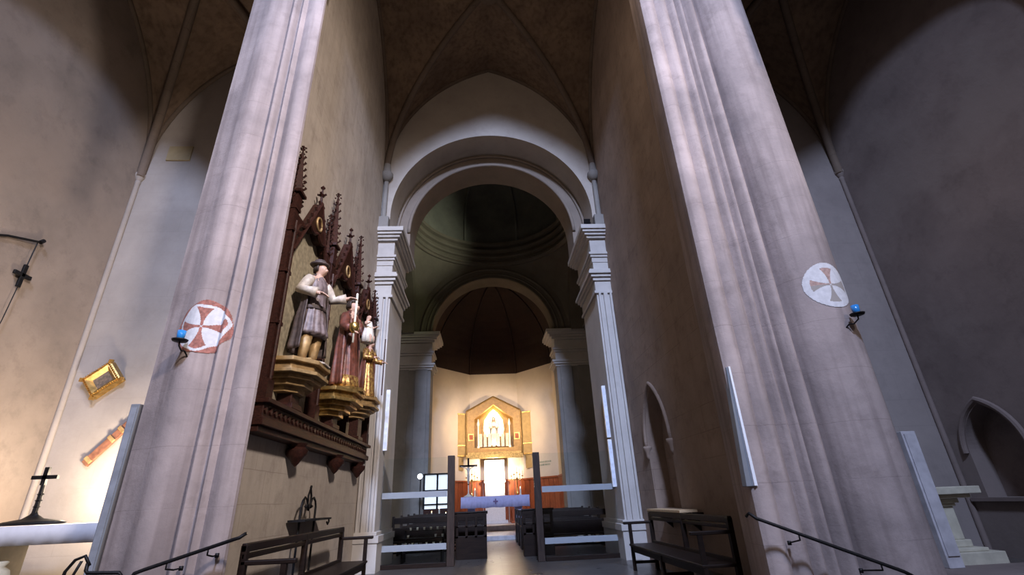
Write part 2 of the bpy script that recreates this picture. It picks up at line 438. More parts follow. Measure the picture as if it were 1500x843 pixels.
# corner shafts of the side chapels with little corbel capitals
for nm, x, s in (('trim_corner_left', AL, 1), ('trim_corner_right', AR, -1)):
    bm = B()
    lathe(bm, [(.05, SF), (.05, SV_ZS-.2), (.06, SV_ZS-.17), (.05, SV_ZS-.13), (.11, SV_ZS-.02), (.11, SV_ZS+.04), (.08, SV_ZS+.1), (.08, SV_ZS+.5)], (x+s*.03, YB-.03), 14)
    structure(nm, bm, M['back_l'] if s > 0 else M['wall_rr'], smooth=True, angle=40)
bm = B(); box(bm, -7.14, -6.62, YB-.03, YB+.01, 7.36, 7.75)
tag(mk('wall_plaque', bm, plain('ochre_plaster_patch', (.3, .24, .14), .9, 0, .1, 6, .1)), 'small ochre rectangular plaque high on the grey wall of the left side chapel', 'plaque')

# transverse arch from pier to pier, above the frame; it also shades the chancel vault
bm = B()
wall_arch(bm, 'x', XC, 3.9, 3.9, 5.75, 6.4, 9.4, 15.2, 3.36, 9.5, rise=4.6, step=40)
structure('wall_chancel_arch', bm, M['pier'])
for nm, x0, x1 in (('left', AL, VXL), ('right', VXR, AR)):
    bm = B(); wall_arch(bm, 'x', (x0+x1)/2, (x1-x0)/2+(.4 if nm == 'left' else 0), (x1-x0)/2+(.4 if nm == 'right' else 0), 4.15, SY0, 8.0, 13, (x1-x0)/2-.1, 8.0, rise=SV_R-1.2, step=30)
    structure('wall_aisle_arch_'+nm, bm, M['wall'])

# ------------------------------------------------------------------ piers
def roll(x0, x1, y, d, n=6):
    """half-round moulding between x0 and x1 standing d in front of y (towards the camera: smaller y)"""
    return [(x0+(x1-x0)*k/n, y-d*math.sin(PI*k/n)) for k in range(n+1)]
left_front = ([(-4.0, 6.0), (-3.965, 5.78), (-3.70, 5.67)] + roll(-3.64, -3.24, 5.62, .085, 10) + [(-3.215, 5.655)] + roll(-3.19, -3.09, 5.63, .06)
              + [(-3.07, 5.66), (-3.05, 5.66)] + roll(-3.03, -2.97, 5.63, .035, 4) + [(-2.95, 5.655)] + roll(-2.92, -2.67, 5.63, .05, 8) + [(-2.66, 5.67), (-2.82, 5.95)])
right_front = ([(2.97, 5.95), (2.94, 5.66)] + roll(2.97, 3.17, 5.62, .045, 8) + [(3.19, 5.665)] + roll(3.21, 3.40, 5.64, .06, 8) + [(3.42, 5.68)]
               + roll(3.44, 3.56, 5.65, .075, 6) + [(3.585, 5.71)] + roll(3.61, 3.70, 5.67, .075, 6) + [(3.725, 5.73)] + roll(3.75, 3.93, 5.68, .11, 8) + [(3.97, 5.80), (4.0, 5.86)]
               + [(4.465-.44*math.cos(a), 5.87-.44*math.sin(a)) for a in [PI*k/22 for k in range(1, 23)]])
def pier(name, front, back, mat):
    bm = B()
    poly = front+back
    zs = [-2.0+.62*i for i in range(29)]
    rings = [[bm.verts.new((x, y, z)) for x, y in poly] for z in zs]
    n = len(poly)
    for a, b in zip(rings, rings[1:]):
        for i in range(n): bm.faces.new((a[i], a[(i+1) % n], b[(i+1) % n], b[i]))
    bm.faces.new(rings[0]); bm.faces.new(rings[-1])
    structure(name, bm, mat, smooth=True, angle=38)
pier('pillar_left', left_front, [(-3.0, 6.4), (-3.9, 6.4)], M['pier'])
pier('pillar_right', right_front, [(4.8, 6.4), (3.1, 6.4)], M['pier'])

def front_y(front, x):
    for (a, ya), (b, yb) in zip(front, front[1:]):
        if a <= x <= b and b > a: return ya+(yb-ya)*(x-a)/(b-a)
    return None
def painted_cross(front, cx_, cz, R, label, style):
    """a painted roundel following the pier's mouldings: white disc, coloured ring, cross with flared arms"""
    bm = B(); n = 90; g = {}
    for i in range(n+1):
        for j in range(n+1):
            x = cx_-R+2*R*i/n; z = cz-R+2*R*j/n
            y = front_y(front, x)
            g[i, j] = (x, y, z)
    V = {}
    def vv(i, j):
        if (i, j) not in V:
            x, y, z = g[i, j]; V[i, j] = bm.verts.new((x, y-.006, z))
        return V[i, j]
    for i in range(n):
        for j in range(n):
            u = (i+.5)/n*2-1; w = (j+.5)/n*2-1
            rr = math.hypot(u, w); a = math.atan2(w, u)
            wob = .04*math.sin(3*a+1)+.03*math.sin(7*a) if style == 'ring' else 0
            if rr+wob*.7 > .96: continue
            if g[i, j][1] is None or g[i+1, j][1] is None: continue
            m = 0
            if style == 'ring':
                if rr > .84+wob*.8: m = 1
            elif rr > .955: m = 0
            if rr < .74+wob and m == 0:
                d = abs(((a+PI/4) % (PI/2))-PI/4)         # angle from the nearest arm's axis
                if d*rr < .035+.42*rr*rr and d < .60: m = 1
                if style != 'ring' and m and (a < -.9 or abs(a) < .5): m = 2
            f = bm.faces.new((vv(i, j), vv(i+1, j), vv(i+1, j+1), vv(i, j+1))); f.material_index = m
    tag(mk('consecration_cross', bm, [M['white'], M['redpaint'] if style == 'ring' else M['palered'], M['palered'] if style == 'ring' else M['back_l']], smooth=True), label, 'painting')
painted_cross(left_front, -3.385, 2.06, .345, 'red-ringed painted roundel with a flared red cross on the pier beside the altarpiece', 'ring')
painted_cross(right_front, 4.50, 2.40, .33, 'white painted roundel with a faint flared cross on the thick round shaft', 'plain')

def votive(x, y, z, wx, side, label):
    """blue glass cup on a scrolled iron bracket fixed to the pier at wx"""
    t = thing('votive_lamp', label, 'lamp', (x, y, z))
    bm = B(); tube(bm, [(wx, y+.24, z-.14), (wx, y+.14, z-.145), (wx+(x-wx)*.3, y+.08, z-.09), (wx+(x-wx)*.55, y+.04, z-.10), (x, y+.01, z-.05), (x, y, z)], .009, 8)
    lathe(bm, [(.0, z-.145), (.035, z-.14), (.035, z-.12), (.0, z-.115)], (wx, y+.2), 10, cap=False)
    mk('bracket', bm, M['iron'], t, smooth=True)
    bm = B(); lathe(bm, [(.02, z-.005), (.075, z), (.085, z+.02), (.08, z+.022), (.02, z+.012)], (x, y), 18); mk('dish', bm, M['iron'], t, smooth=True)
    bm = B(); lathe(bm, [(.035, z+.012), (.042, z+.06), (.046, z+.125), (.04, z+.125), (.036, z+.06), (.03, z+.025)], (x, y), 18); mk('glass_cup', bm, M['blueglass'], t, smooth=True)
    bm = B(); lathe(bm, [(.028, z+.03), (.028, z+.09), (.02, z+.095)], (x, y), 12); mk('candle', bm, M['wax'], t, smooth=True)
votive(-3.50, 5.40, 1.83, -3.46, -1, 'blue glass votive cup on an iron bracket over the red-ringed cross')
votive(4.62, 5.32, 1.93, 4.50, 1, 'blue glass votive cup on an iron bracket beside the white roundel')

# tall slim boxes
def tall_box(name, bm, mat, label, cat='speaker', bm2=None, pn='grille', m2=None):
    o = mk(name, bm, mat, bevel=.006); tag(o, label, cat)
    if bm2 is not None: mk(pn, bm2, m2, o)
    return o
bm = B(); box(bm, -4.15, -4.05, 5.84, 5.93, -1.2, 1.22); bm2 = B(); box(bm2, -4.135, -4.065, 5.83, 5.845, -1.1, 1.18)
tall_box('column_speaker', bm, M['greybox'], 'tall grey column speaker against the outer side of the left pier', bm2=bm2, m2=plain('grey_mesh', (.24, .25, .28), .6))
bm = B(); v = box(bm, 2.93, 3.0, 5.60, 5.62, .03, 1.38)
bm.free(); bm = B()
# wedge: leans away from the wall towards its lower end
w = [bm.verts.new(p) for p in [(2.955, 5.62, 1.40), (2.99, 5.62, 1.40), (2.99, 5.72, 1.40), (2.955, 5.72, 1.40), (2.88, 5.62, .04), (2.99, 5.62, .04), (2.99, 5.72, .04), (2.88, 5.72, .04)]]
for q in ((0, 1, 2, 3), (4, 7, 6, 5), (0, 4, 5, 1), (1, 5, 6, 2), (2, 6, 7, 3), (3, 7, 4, 0)): bm.faces.new([w[i] for i in q])
bm2 = B(); prism(bm2, [(2.968, 1.395), (2.99, 1.395), (2.99, .045), (2.955, .045)], 5.585, 5.62, axis='y')
tall_box('column_speaker', bm, M['greybox'], 'slim wedge-shaped speaker with a white front on the inner edge of the right pier', bm2=bm2, pn='front_strip', m2=M['whitebox'])
bm = B(); box(bm, 6.68, 6.92, 7.68, 7.84, SF+.041, .77); bm2 = B(); box(bm2, 6.71, 6.89, 7.66, 7.685, SF+.2, .73)
tall_box('column_speaker', bm, M['marble'], 'tall pale grey column speaker standing before the stone altar in the right chapel', bm2=bm2, m2=M['marble'])

# ------------------------------------------------------------------ chancel end wall and crossing
D = 12.5
bm = B(); wall_arch(bm, 'x', XC, 3.55, 3.55, D, 13.5, 7.5, 15.2, 3.12, 8.12, step=56); structure('wall_end', bm, M['arch'])
bm = B(); wall_arch(bm, 'x', XC, 3.6, 3.6, 13.5, 14.5, 7.5, 12.2, 2.66, 8.08, step=56); structure('wall_end_inner', bm, M['arch3'])
# roll moulding along the inner order
bm = B()
for rr, y, q in ((2.70, 13.47, .055), (3.06, 13.46, .04)):
    tube(bm, [(XC+rr*math.cos(a), y, 8.08+rr*math.sin(a)) for a in [PI*k/48 for k in range(49)]], q, 8)
structure('trim_arch_moulding', bm, M['arch3'], smooth=True)

def stepped(bm, x0, x1, y0, y1, prof, dirs=(1, 1, 1, 1)):
    """stack of boxes: prof = (z0, z1, overhang); dirs: which sides overhang (x-, x+, y-, y+)"""
    for z0, z1, o in prof:
        box(bm, x0-o*dirs[0], x1+o*dirs[1], y0-o*dirs[2], y1+o*dirs[3], z0, z1)
ENT = [(7.42, 7.56, .30), (7.34, 7.42, .25), (7.26, 7.34, .19), (7.18, 7.26, .12), (6.72, 7.18, .03), (6.64, 6.72, .10), (6.56, 6.64, .06), (6.40, 6.56, .02),
       (6.05, 6.12, .16), (5.97, 6.05, .19), (5.88, 5.97, .13), (5.78, 5.88, .07), (5.46, 5.78, .02), (5.38, 5.46, .06)]
for side, nm in ((-1, 'left'), (1, 'right')):
    xi = XC+side*2.95            # inner face of the shaft
    xo = XC+side*3.75
    x0, x1 = min(xi, xo), max(xi, xo)
    bm = B(); box(bm, x0, x1, D+.02, 14.5, FL-.1, 6.6)
    # raised fillets on the front
    for a, b in ((.05, .12), (.19, .31), (.37, .43)):
        aa, bb = xi+side*a, xi+side*b
        box(bm, min(aa, bb), max(aa, bb), D-.045, D+.05, -.55, 5.4)
    structure('pillar_entrance_'+nm, bm, M['grey'], bevel=.01)
    bm = B(); stepped(bm, x0, x1, D+.02, 14.5, ENT, (1, 0, 1, 1) if side < 0 else (0, 1, 1, 1))
    # the overhang belongs on the inner side
    bm.free(); bm = B(); stepped(bm, x0, x1, D+.02, 14.5, ENT, (0, 1, 1, 1) if side < 0 else (1, 0, 1, 1))
    structure('trim_entablature_'+nm, bm, M['grey'], bevel=.008)
    # plinth
    bm = B(); stepped(bm, x0, x1, D+.02, 14.5, [(FL-.05, -.75, .10), (-.75, -.6, .13), (-.6, -.52, .07)], (0, 1, 1, 0) if side < 0 else (1, 0, 1, 0))
    structure('baseboard_entrance_'+nm, bm, M['grey'], bevel=.01)
    # vault springer: short shaft, round corbel and block on the cornice
    bm = B()
    cx_ = XC+side*3.3
    lathe(bm, [(.05, 9.30), (.13, 9.36), (.2, 9.48), (.2, 9.58), (.13, 9.66), (.1, 9.95)], (cx_, D-.1), 16)
    lathe(bm, [(.075, 7.8), (.075, 9.35)], (cx_, D-.06), 12)
    box(bm, cx_-.18, cx_+.18, D-.22, D+.02, 7.56, 7.95)
    structure('trim_corbel_'+nm, bm, M['grey2'], smooth=True, angle=40)
# small lamp standing on the right cornice
t = thing('spotlight', 'small black floodlight standing on the right-hand cornice below the big arch', 'lamp', (3.2, D-.12, 7.56))
bm = B(); box(bm, 3.1, 3.3, D-.2, D-.04, 7.56, 7.58); tube(bm, [(3.12, D-.12, 7.58), (3.1, D-.12, 7.72)], .015); tube(bm, [(3.28, D-.12, 7.58), (3.3, D-.12, 7.72)], .015); mk('yoke', bm, M['iron'], t)
bm = B(); boxm(bm, Matrix.Translation((3.2, D-.1, 7.76)) @ Matrix.Rotation(.5, 4, 'X'), .18, .12, .16); mk('lamp_housing', bm, M['iron'], t, bevel=.01)

XD = 0.4; YD = 18.05; RA = 3.6; ZR = 11.0; SZ = ZR-RA
# crossing: side arms and side arches
for side, nm in ((-1, 'left'), (1, 'right')):
    xi = XD+side*3.7; xo = XD+side*4.5
    bm = B(); wall_arch(bm, 'y', YD, 3.6, 3.6, min(xi, xo), max(xi, xo), SZ-.1, 11.6, 3.05, SZ, step=40)
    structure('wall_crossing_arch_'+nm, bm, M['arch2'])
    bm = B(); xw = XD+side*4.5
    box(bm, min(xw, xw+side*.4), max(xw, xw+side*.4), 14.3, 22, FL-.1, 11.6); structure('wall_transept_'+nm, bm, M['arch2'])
    # cornice along the side arm
    bm = B(); stepped(bm, min(xw, xw-side*.1), max(xw, xw-side*.1), 14.5, 21.0, [(SZ-.1, SZ, .22), (SZ-.2, SZ-.1, .15), (SZ-.3, SZ-.2, .06)], (0, 1, 0, 0) if side < 0 else (1, 0, 0, 0))
    structure('trim_cornice_'+nm, bm, M['arch2'], bevel=.01)
    # near corner pilaster carrying the side arch
    bm = B(); box(bm, min(XD+side*3.45, xo), max(XD+side*3.45, xo), 14.5, 15.0, FL-.1, SZ); structure('pillar_crossing_'+nm, bm, M['grey'])

def pendentives():
    bm = B(); a = 3.7; R2 = a*a*2; n = 96; K = 10; rows = []
    zc = SZ
    for k in range(n):
        th = 2*PI*k/n; c, s = math.cos(th), math.sin(th)
        rs = a/max(abs(c), abs(s)); row = []
        for j in range(K+1):
            r = RA+(rs-RA)*j/K
            r = min(r, math.sqrt(R2)-1e-4)
            row.append(bm.verts.new((XD+r*c, YD+r*s, zc+math.sqrt(max(0, R2-r*r)))))
        rows.append(row)
    for k in range(n):
        A, Bq = rows[k], rows[(k+1) % n]
        for j in range(K): bm.faces.new((A[j], Bq[j], Bq[j+1], A[j+1]))
    return bm
structure('ceiling_pendentives', pendentives(), M['arch2'], smooth=True)
# ring mouldings
bm = B()
prof = [(RA+.5, 11.0), (RA+.10, 10.98), (RA+.02, 11.05), (RA-.07, 11.06), (RA-.07, 11.14), (RA+.03, 11.16), (RA+.03, 11.34), (RA-.10, 11.36), (RA-.12, 11.44), (RA-.01, 11.46), (RA-.01, 11.66), (RA-.16, 11.68), (RA-.2, 11.78), (RA-.06, 11.80),
        (RA-.06, 12.0), (RA-.24, 12.02), (RA-.28, 12.14), (RA-.1, 12.18), (RA+.5, 12.25)]
lathe(bm, prof, (XD, YD), 96, cap=False)
structure('trim_dome_ring', bm, M['arch2'], smooth=True, angle=30)
bm = B()
prof = [(RA-.1, 12.1), (RA-.1, 13.4)] + [((RA-.1)*math.cos(a), 13.4+2.9*math.sin(a)) for a in [PI/2*k/16 for k in range(1, 17)]]
prof[-1] = (.02, prof[-1][1])
lathe(bm, prof, (XD, YD), 96, cap=False)
structure('ceiling_dome', bm, M['dome'], smooth=True)
bm = B(); 
for k in range(8):
    a = 2*PI*(k+.5)/8
    tube(bm, [(XD+(RA-.14)*math.cos(a), YD+(RA-.14)*math.sin(a), 12.2), (XD+(RA-.14)*math.cos(a), YD+(RA-.14)*math.sin(a), 13.4)] + [(XD+(RA-.14)*math.cos(b)*math.cos(a), YD+(RA-.14)*math.cos(b)*math.sin(a), 13.4+2.86*math.sin(b)) for b in [PI/2*j/10 for j in range(1, 11)]], .07, 6)
structure('trim_dome_ribs', bm, M['dome'], smooth=True)

# apse arch
YA = 21.7
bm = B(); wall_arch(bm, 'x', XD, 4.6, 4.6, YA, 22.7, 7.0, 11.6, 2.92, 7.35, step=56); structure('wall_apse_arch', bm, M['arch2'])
bm = B()
for rr, q in ((2.97, .06), (3.16, .04), (3.42, .07)):
    tube(bm, [(XD+rr*math.cos(a), YA-.01, 7.35+rr*math.sin(a)) for a in [PI*k/48 for k in range(49)]], q, 8)
structure('trim_apse_moulding', bm, M['arch2'], smooth=True)
CAP = [(7.25, 7.40, .42), (7.15, 7.25, .36), (7.05, 7.15, .26), (6.95, 7.05, .16), (6.55, 6.95, .04), (6.45, 6.55, .14), (6.35, 6.45, .08), (5.95, 6.35, .02), (5.86, 5.95, .2), (5.76, 5.86, .14), (5.66, 5.76, .06)]
for side, nm in ((-1, 'left'), (1, 'right')):
    xi = XD+side*2.92; xo = XD+side*4.6
    x0, x1 = min(xi, xo), max(xi, xo)
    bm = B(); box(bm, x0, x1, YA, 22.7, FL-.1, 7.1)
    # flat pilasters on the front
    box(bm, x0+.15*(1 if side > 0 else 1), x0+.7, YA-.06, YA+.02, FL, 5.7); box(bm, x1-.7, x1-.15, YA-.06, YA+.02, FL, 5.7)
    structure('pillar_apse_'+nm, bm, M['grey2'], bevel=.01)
    bm = B(); stepped(bm, x0, x1, YA, 22.7, CAP, (0, 1, 1, 1) if side < 0 else (1, 0, 1, 1)); structure('trim_apse_capital_'+nm, bm, M['grey'], bevel=.01)

# apse: five faces
ZA = 6.7
plan = [(-2.75, 22.6), (-2.75, 24.9), (-.92, 27.0), (1.75, 27.0), (3.5, 24.9), (3.5, 22.6)]
def poly_wall(z0, z1, off=0, pl=plan):
    bm = B()
    for (a, b), (c, d) in zip(pl, pl[1:]):
        v = [bm.verts.new(p) for p in ((a, b, z0), (c, d, z0), (c, d, z1), (a, b, z1))]; bm.faces.new(v)
    bmesh.ops.remove_doubles(bm, verts=bm.verts, dist=1e-4)
    return bm
bm = poly_wall(FL-.1, ZA+.02)
structure('wall_apse', bm, M['apse'])
bm = B(); cxa, cya = .38, 22.6; rings = []
for k in range(15):
    a = PI/2*k/14; c, s = math.cos(a), math.sin(a)
    rings.append([bm.verts.new((cxa+(x-cxa)*max(c, .01), cya+(y-cya)*max(c, .01), ZA+3.9*s)) for x, y in plan])
for a, b in zip(rings, rings[1:]):
    for i in range(5): bm.faces.new((a[i], a[i+1], b[i+1], b[i]))
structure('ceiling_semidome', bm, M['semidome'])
bm = B()
for i in range(1, 5):
    x, y = plan[i]
    tube(bm, [(cxa+(x-cxa)*math.cos(a)*.99, cya+(y-cya)*math.cos(a)*.99, ZA+3.86*math.sin(a)) for a in [PI/2*k/12 for k in range(12)]], .05, 6)
structure('trim_semidome_ribs', bm, M['semidome'], smooth=True)
# wooden dado
bm = B()
pl2 = [(cxa+(x-cxa)*.985, cya+(y-cya)*.985) for x, y in plan]
for (a, b), (c, d) in list(zip(pl2, pl2[1:])):
    L = math.hypot(c-a, d-b); k = max(1, round(L/.32))
    for i in range(k):
        p = Vector((a+(c-a)*(i+.04)/k, b+(d-b)*(i+.04)/k, 0)); q = Vector((a+(c-a)*(i+.96)/k, b+(d-b)*(i+.96)/k, 0))
        nrm = Vector((-(q-p).y, (q-p).x, 0)).normalized()
        v = [(p.x, p.y), (q.x, q.y), (q.x+nrm.x*.03, q.y+nrm.y*.03), (p.x+nrm.x*.03, p.y+nrm.y*.03)]
        prism(bm, v, FL, 1.0)
    nrm = Vector((-(d-b), c-a, 0)).normalized()
    prism(bm, [(a, b), (c, d), (c-nrm.x*.05, d-nrm.y*.05), (a-nrm.x*.05, b-nrm.y*.05)], .98, 1.06)
tag(mk('wall_panelling', bm, M['panelwood']), 'red-brown wooden panelling round the foot of the apse walls', 'panelling')
bm = B(); box(bm, -2.7, 3.45, 20.6, 27, FL-.1, -1.2); box(bm, -1.6, 2.4, 23.9, 27, -1.3, -.98)
structure('floor_sanctuary', bm, M['marble'], bevel=.01)

# ------------------------------------------------------------------ apse: glazed niche, tabernacle, altar
t = thing('shrine_niche', 'gilded gable-topped niche with a lit statue, set high in the apse wall', 'shrine', (.38, 26.9, 2.2))
NX0, NX1 = -1.08, 1.84
yb, yf = 26.98, 26.45
bm = B()
gab = [(NX0, 2.2), (NX1, 2.2), (NX1, 4.55), (.38, 5.3), (NX0, 4.55)]
ins = [(NX0+.42, 2.62), (NX1-.42, 2.62), (NX1-.42, 4.12), (.38, 4.88), (NX0+.42, 4.12)]
for y in (yf, yb):
    pass
n = 5
of = [bm.verts.new((x, yf, z)) for x, z in gab]; inf = [bm.verts.new((x, yf, z)) for x, z in ins]
ob = [bm.verts.new((x, yb, z)) for x, z in gab]; inb = [bm.verts.new((x, yb-.03, z)) for x, z in ins]
for i in range(n):
    j = (i+1) % n
    bm.faces.new((of[i], of[j], inf[j], inf[i])); bm.faces.new((inf[i], inf[j], inb[j], inb[i])); bm.faces.new((of[i], ob[i], ob[j], of[j]))
bm.faces.new(inb)
mk('gilded_case', bm, M['niche'], t)
bm = B()
for i in range(n):
    j = (i+1) % n
    tube(bm, [(gab[i][0], yf-.01, gab[i][1]), (gab[j][0], yf-.01, gab[j][1])], .045, 6)
mk('frame', bm, plain('dark_gold_edge', (.2, .12, .04), .4, .5), t)
bm = B(); box(bm, NX0-.03, NX1+.03, 26.2, 26.5, 2.08, 2.28); box(bm, NX0+.05, NX1-.05, 26.3, 26.5, 2.28, 2.4); mk('sill', bm, M['gold'], t, bevel=.01)
# tracery: small columns and side lanterns
for x in (NX0+.62, NX1-.62):
    bm = B(); lathe(bm, [(.06, 2.62), (.06, 2.7), (.035, 2.74), (.035, 3.75), (.06, 3.8), (.06, 3.9), (.0, 4.15)], (x, 26.5), 12); mk('colonnette', bm, M['wax'], t, smooth=True, angle=40)
for s, x in ((-1, NX0+.24), (1, NX1-.24)):
    bm = B(); box(bm, x-.15, x+.15, 26.40, 26.44, 3.0, 3.35); box(bm, x-.1, x+.1, 26.38, 26.41, 3.06, 3.3, 1); mk('carved_panel', bm, [M['gold'], M['panelwood']], t)
bm = B()
for k in range(7): 
    x = NX0+.75+k*.235
    box(bm, x-.08, x+.08, 26.52, 26.56, 2.68, 3.35)
mk('rail_panel', bm, M['palesleeve'], t)
for s in (-1, 1):
    bm = B()
    x0 = NX0-.02 if s < 0 else NX1+.02
    x1 = x0+s*1.05
    a = [(x0, 26.55), (x1, 26.05), (x1, 26.0), (x0, 26.5)]
    prism(bm, a, 2.2, 4.45)
    o = mk('shutter', bm, M['shutter'], t, bevel=.01)
    for z in (2.24, 2.75, 4.38):
        bm = B(); prism(bm, [(x0+s*.04, 26.50), (x1-s*.02, 26.03), (x1-s*.02, 25.99), (x0+s*.04, 26.46)], z, z+.05); mk('moulding', bm, M['gold'], o)
    # hanging lower leaf
    bm = B(); prism(bm, [(x0+s*.15, 26.5), (x1-s*.1, 26.1), (x1-s*.1, 26.06), (x0+s*.15, 26.46)], 1.55, 2.18); mk('lower_panel', bm, M['shutter'], t)
bm = B(); m_ = .38; pts = [(m_-.46, 3.25), (m_+.46, 3.25), (m_+.55, 3.6), (m_+.5, 4.1), (m_+.22, 4.5), (m_, 4.68), (m_-.22, 4.5), (m_-.5, 4.1), (m_-.55, 3.6)]
prism(bm, pts, 26.90, 26.93, axis='y'); mk('added_glow_panel', bm, plain('added_niche_glow', (1, .9, .7), .5, 0, 0, 4, 0, (1, .86, .55), 6), t)  # emissive sheet behind the statue, added to imitate the niche's glare
# radiant statue in the niche
def statue_body(bm, H):
    pass

def skin_body(name, joints, edges, parent, mat, sub=2, root=0):
    me = bpy.data.meshes.new(name)
    me.from_pydata([j[0] for j in joints], edges, [])
    o = bpy.data.objects.new(name, me); COL.objects.link(o)
    me.materials.append(mat)
    if parent is not None: o.parent = parent
    o['_w'] = (0, 0, 0)
    md = o.modifiers.new('skin', 'SKIN'); md.use_smooth_shade = True
    for i, j in enumerate(joints):
        sv = me.skin_vertices[0].data[i]; r = j[1]
        sv.radius = (r, r) if not isinstance(r, tuple) else r
        sv.use_root = (i == root)
    s = o.modifiers.new('sub', 'SUBSURF'); s.levels = s.render_levels = sub
    return o

def figure(parent_loc, H, face, arms, legs_bare=False):
    """skeleton of a standing carved figure, facing -y in its own frame; arms: ((elbow),(wrist)) for left(-x) and right(+x)"""
    J = []; E = []
    def add(p, r, frm=None):
        J.append(((p[0]*H, p[1]*H, p[2]*H), (r[0]*H, r[1]*H) if isinstance(r, tuple) else r*H)); 
        if frm is not None: E.append((frm, len(J)-1))
        return len(J)-1
    pel = add((0, 0, .52), (.085, .065)); wa = add((0, .005, .62), (.075, .055), pel); ch = add((0, 0, .72), (.095, .065), wa)
    sh = add((0, .005, .80), (.075, .045), ch); nk = add((0, 0, .86), .03, sh); 
    hx, hy = face
    h1 = add((hx*.3, -.012+hy*.3, .895), (.043, .052), nk); h2 = add((hx*.5, -.008+hy*.5, .94), (.05, .06), h1); add((hx*.5, 0+hy*.5, .985), (.035, .042), h2)
    add((hx*.8, -.078+hy, .918), .012, h1)                       # nose
    for s, (el, wr) in ((-1, arms[0]), (1, arms[1])):
        a = add((s*.105, .005, .795), .042, sh); e = add(el, .031, a); w = add(wr, .02, e)
        d = (Vector(wr)-Vector(el)).normalized(); side = d.cross(Vector((0, 0, 1)));
        side = side.normalized() if side.length > .1 else Vector((1, 0, 0))
        pm = add(tuple(Vector(wr)+d*.03), .02, w)
        for k, ln in enumerate((.036, .042, .04, .032)):
            b0 = Vector(wr)+d*.045+side*(k-1.5)*.012
            f1 = add(tuple(b0), .0065, pm); f2 = add(tuple(b0+d*ln*.6+Vector((0, 0, -.006))), .006, f1); add(tuple(b0+d*ln+Vector((0, 0, -.018))), .005, f2)
        th = Vector(wr)+d*.018+side*.026; t1 = add(tuple(th), .007, pm); add(tuple(th+d*.022+side*.008), .006, t1)
    for s in (-1, 1):
        hp = add((s*.055, 0, .49), .06, pel); kn = add((s*.06, -.02 if s > 0 else .0, .28), .037, hp); an = add((s*.065, .015, .05), .024, kn)
        ft = add((s*.07, -.045, .022), (.026, .02), an); add((s*.075, -.085, .018), (.024, .016), ft)
    return J, E

def robe(bm, H, prof, folds=11, amp=.06, a0=0, a1=2*PI, dx=0, dy=0, n=66, seed=0):
    """draped cloth: prof = (z, rx, ry); folds deepen towards the hem"""
    rings = []
    full = abs(a1-a0-2*PI) < 1e-6; m = n if full else n+1
    z0, z1 = prof[0][0], prof[-1][0]
    for z, rx, ry in prof:
        k = amp*(1-(z-z0)/(z1-z0+1e-6))**.8
        ring = []
        for i in range(m):
            a = a0+(a1-a0)*i/n
            w = 1+k*(math.sin(folds*a+seed+2.5*z)+.5*math.sin(folds*1.7*a+seed*2+z*5))
            ring.append(bm.verts.new((dx*H+rx*H*w*math.cos(a), dy*H+ry*H*w*math.sin(a), z*H)))
        rings.append(ring)
    for p, q in zip(rings, rings[1:]):
        for i in range(n): bm.faces.new((p[i], p[(i+1) % m], q[(i+1) % m], q[i]))
    if full: bm.faces.new(rings[0]); bm.faces.new(rings[-1])
    return rings

def interp(prof, n=26):
    out = []
    zs = [p[0] for p in prof]
    for k in range(n+1):
        z = zs[0]+(zs[-1]-zs[0])*k/n
        for p, q in zip(prof, prof[1:]):
            if p[0] <= z <= q[0]+1e-9:
                f = (z-p[0])/(q[0]-p[0]); f = f*f*(3-2*f)
                out.append((z, p[1]+(q[1]-p[1])*f, p[2]+(q[2]-p[2])*f)); break
    return out

def new_statue(label, loc, H, rot, arms, face, body_mat, robe_mat, robe_prof, cloak=None, hairm=None, sleeves=None, extra=None, folds=11, collar=None):
    t = thing('statue', label, 'statue', loc); t['_w'] = (0, 0, 0); t.rotation_euler = (0, 0, rot)
    J, E = figure(None, H, face, arms)
    skin_body('body', J, E, t, body_mat)
    bm = B(); robe(bm, H, interp(robe_prof), folds, .07); mk('robe', bm, robe_mat, t, smooth=True)
    if sleeves:
        for s, (el, wr) in ((-1, arms[0]), (1, arms[1])):
            bm = B(); a = Vector((s*.1, .005, .80)); e = Vector(el); w = e+(Vector(wr)-e)*.86
            tube(bm, [a*H, (a*.6+e*.4)*H, e*H, (e*.5+w*.5)*H, w*H], [.047*H, .052*H, .046*H, .042*H, .05*H], 14)
            mk('sleeve', bm, sleeves, t, smooth=True)
    if cloak:
        cm, cp, a0, a1 = cloak
        bm = B(); robe(bm, H, interp(cp), 9, .09, a0, a1, seed=1.3); o = mk('cloak', bm, cm, t, smooth=True)
        sd = o.modifiers.new('thick', 'SOLIDIFY'); sd.thickness = .012*H
    if hairm:
        bm = B(); hx, hy = face
        prof = [(.9, .058, .062), (.93, .064, .07), (.965, .06, .066), (1.0, .04, .045), (1.012, .012, .014)]
        rings = robe(bm, H, prof, 9, .04, PI*.0-.25, PI+.25, dx=hx*.5, dy=.002+hy*.5, n=24)
        o = mk('hair', bm, hairm, t, smooth=True); sd = o.modifiers.new('thick', 'SOLIDIFY'); sd.thickness = .014*H
        # crown of the head
        bm2 = B(); lathe(bm2, [(.055*H, .965*H), (.05*H, .995*H), (.03*H, 1.014*H), (.005*H, 1.02*H)], (hx*.5*H, (.006+hy*.5)*H), 16); mk('hair', bm2, hairm, t, smooth=True)
    if extra: extra(t, H)
    return t

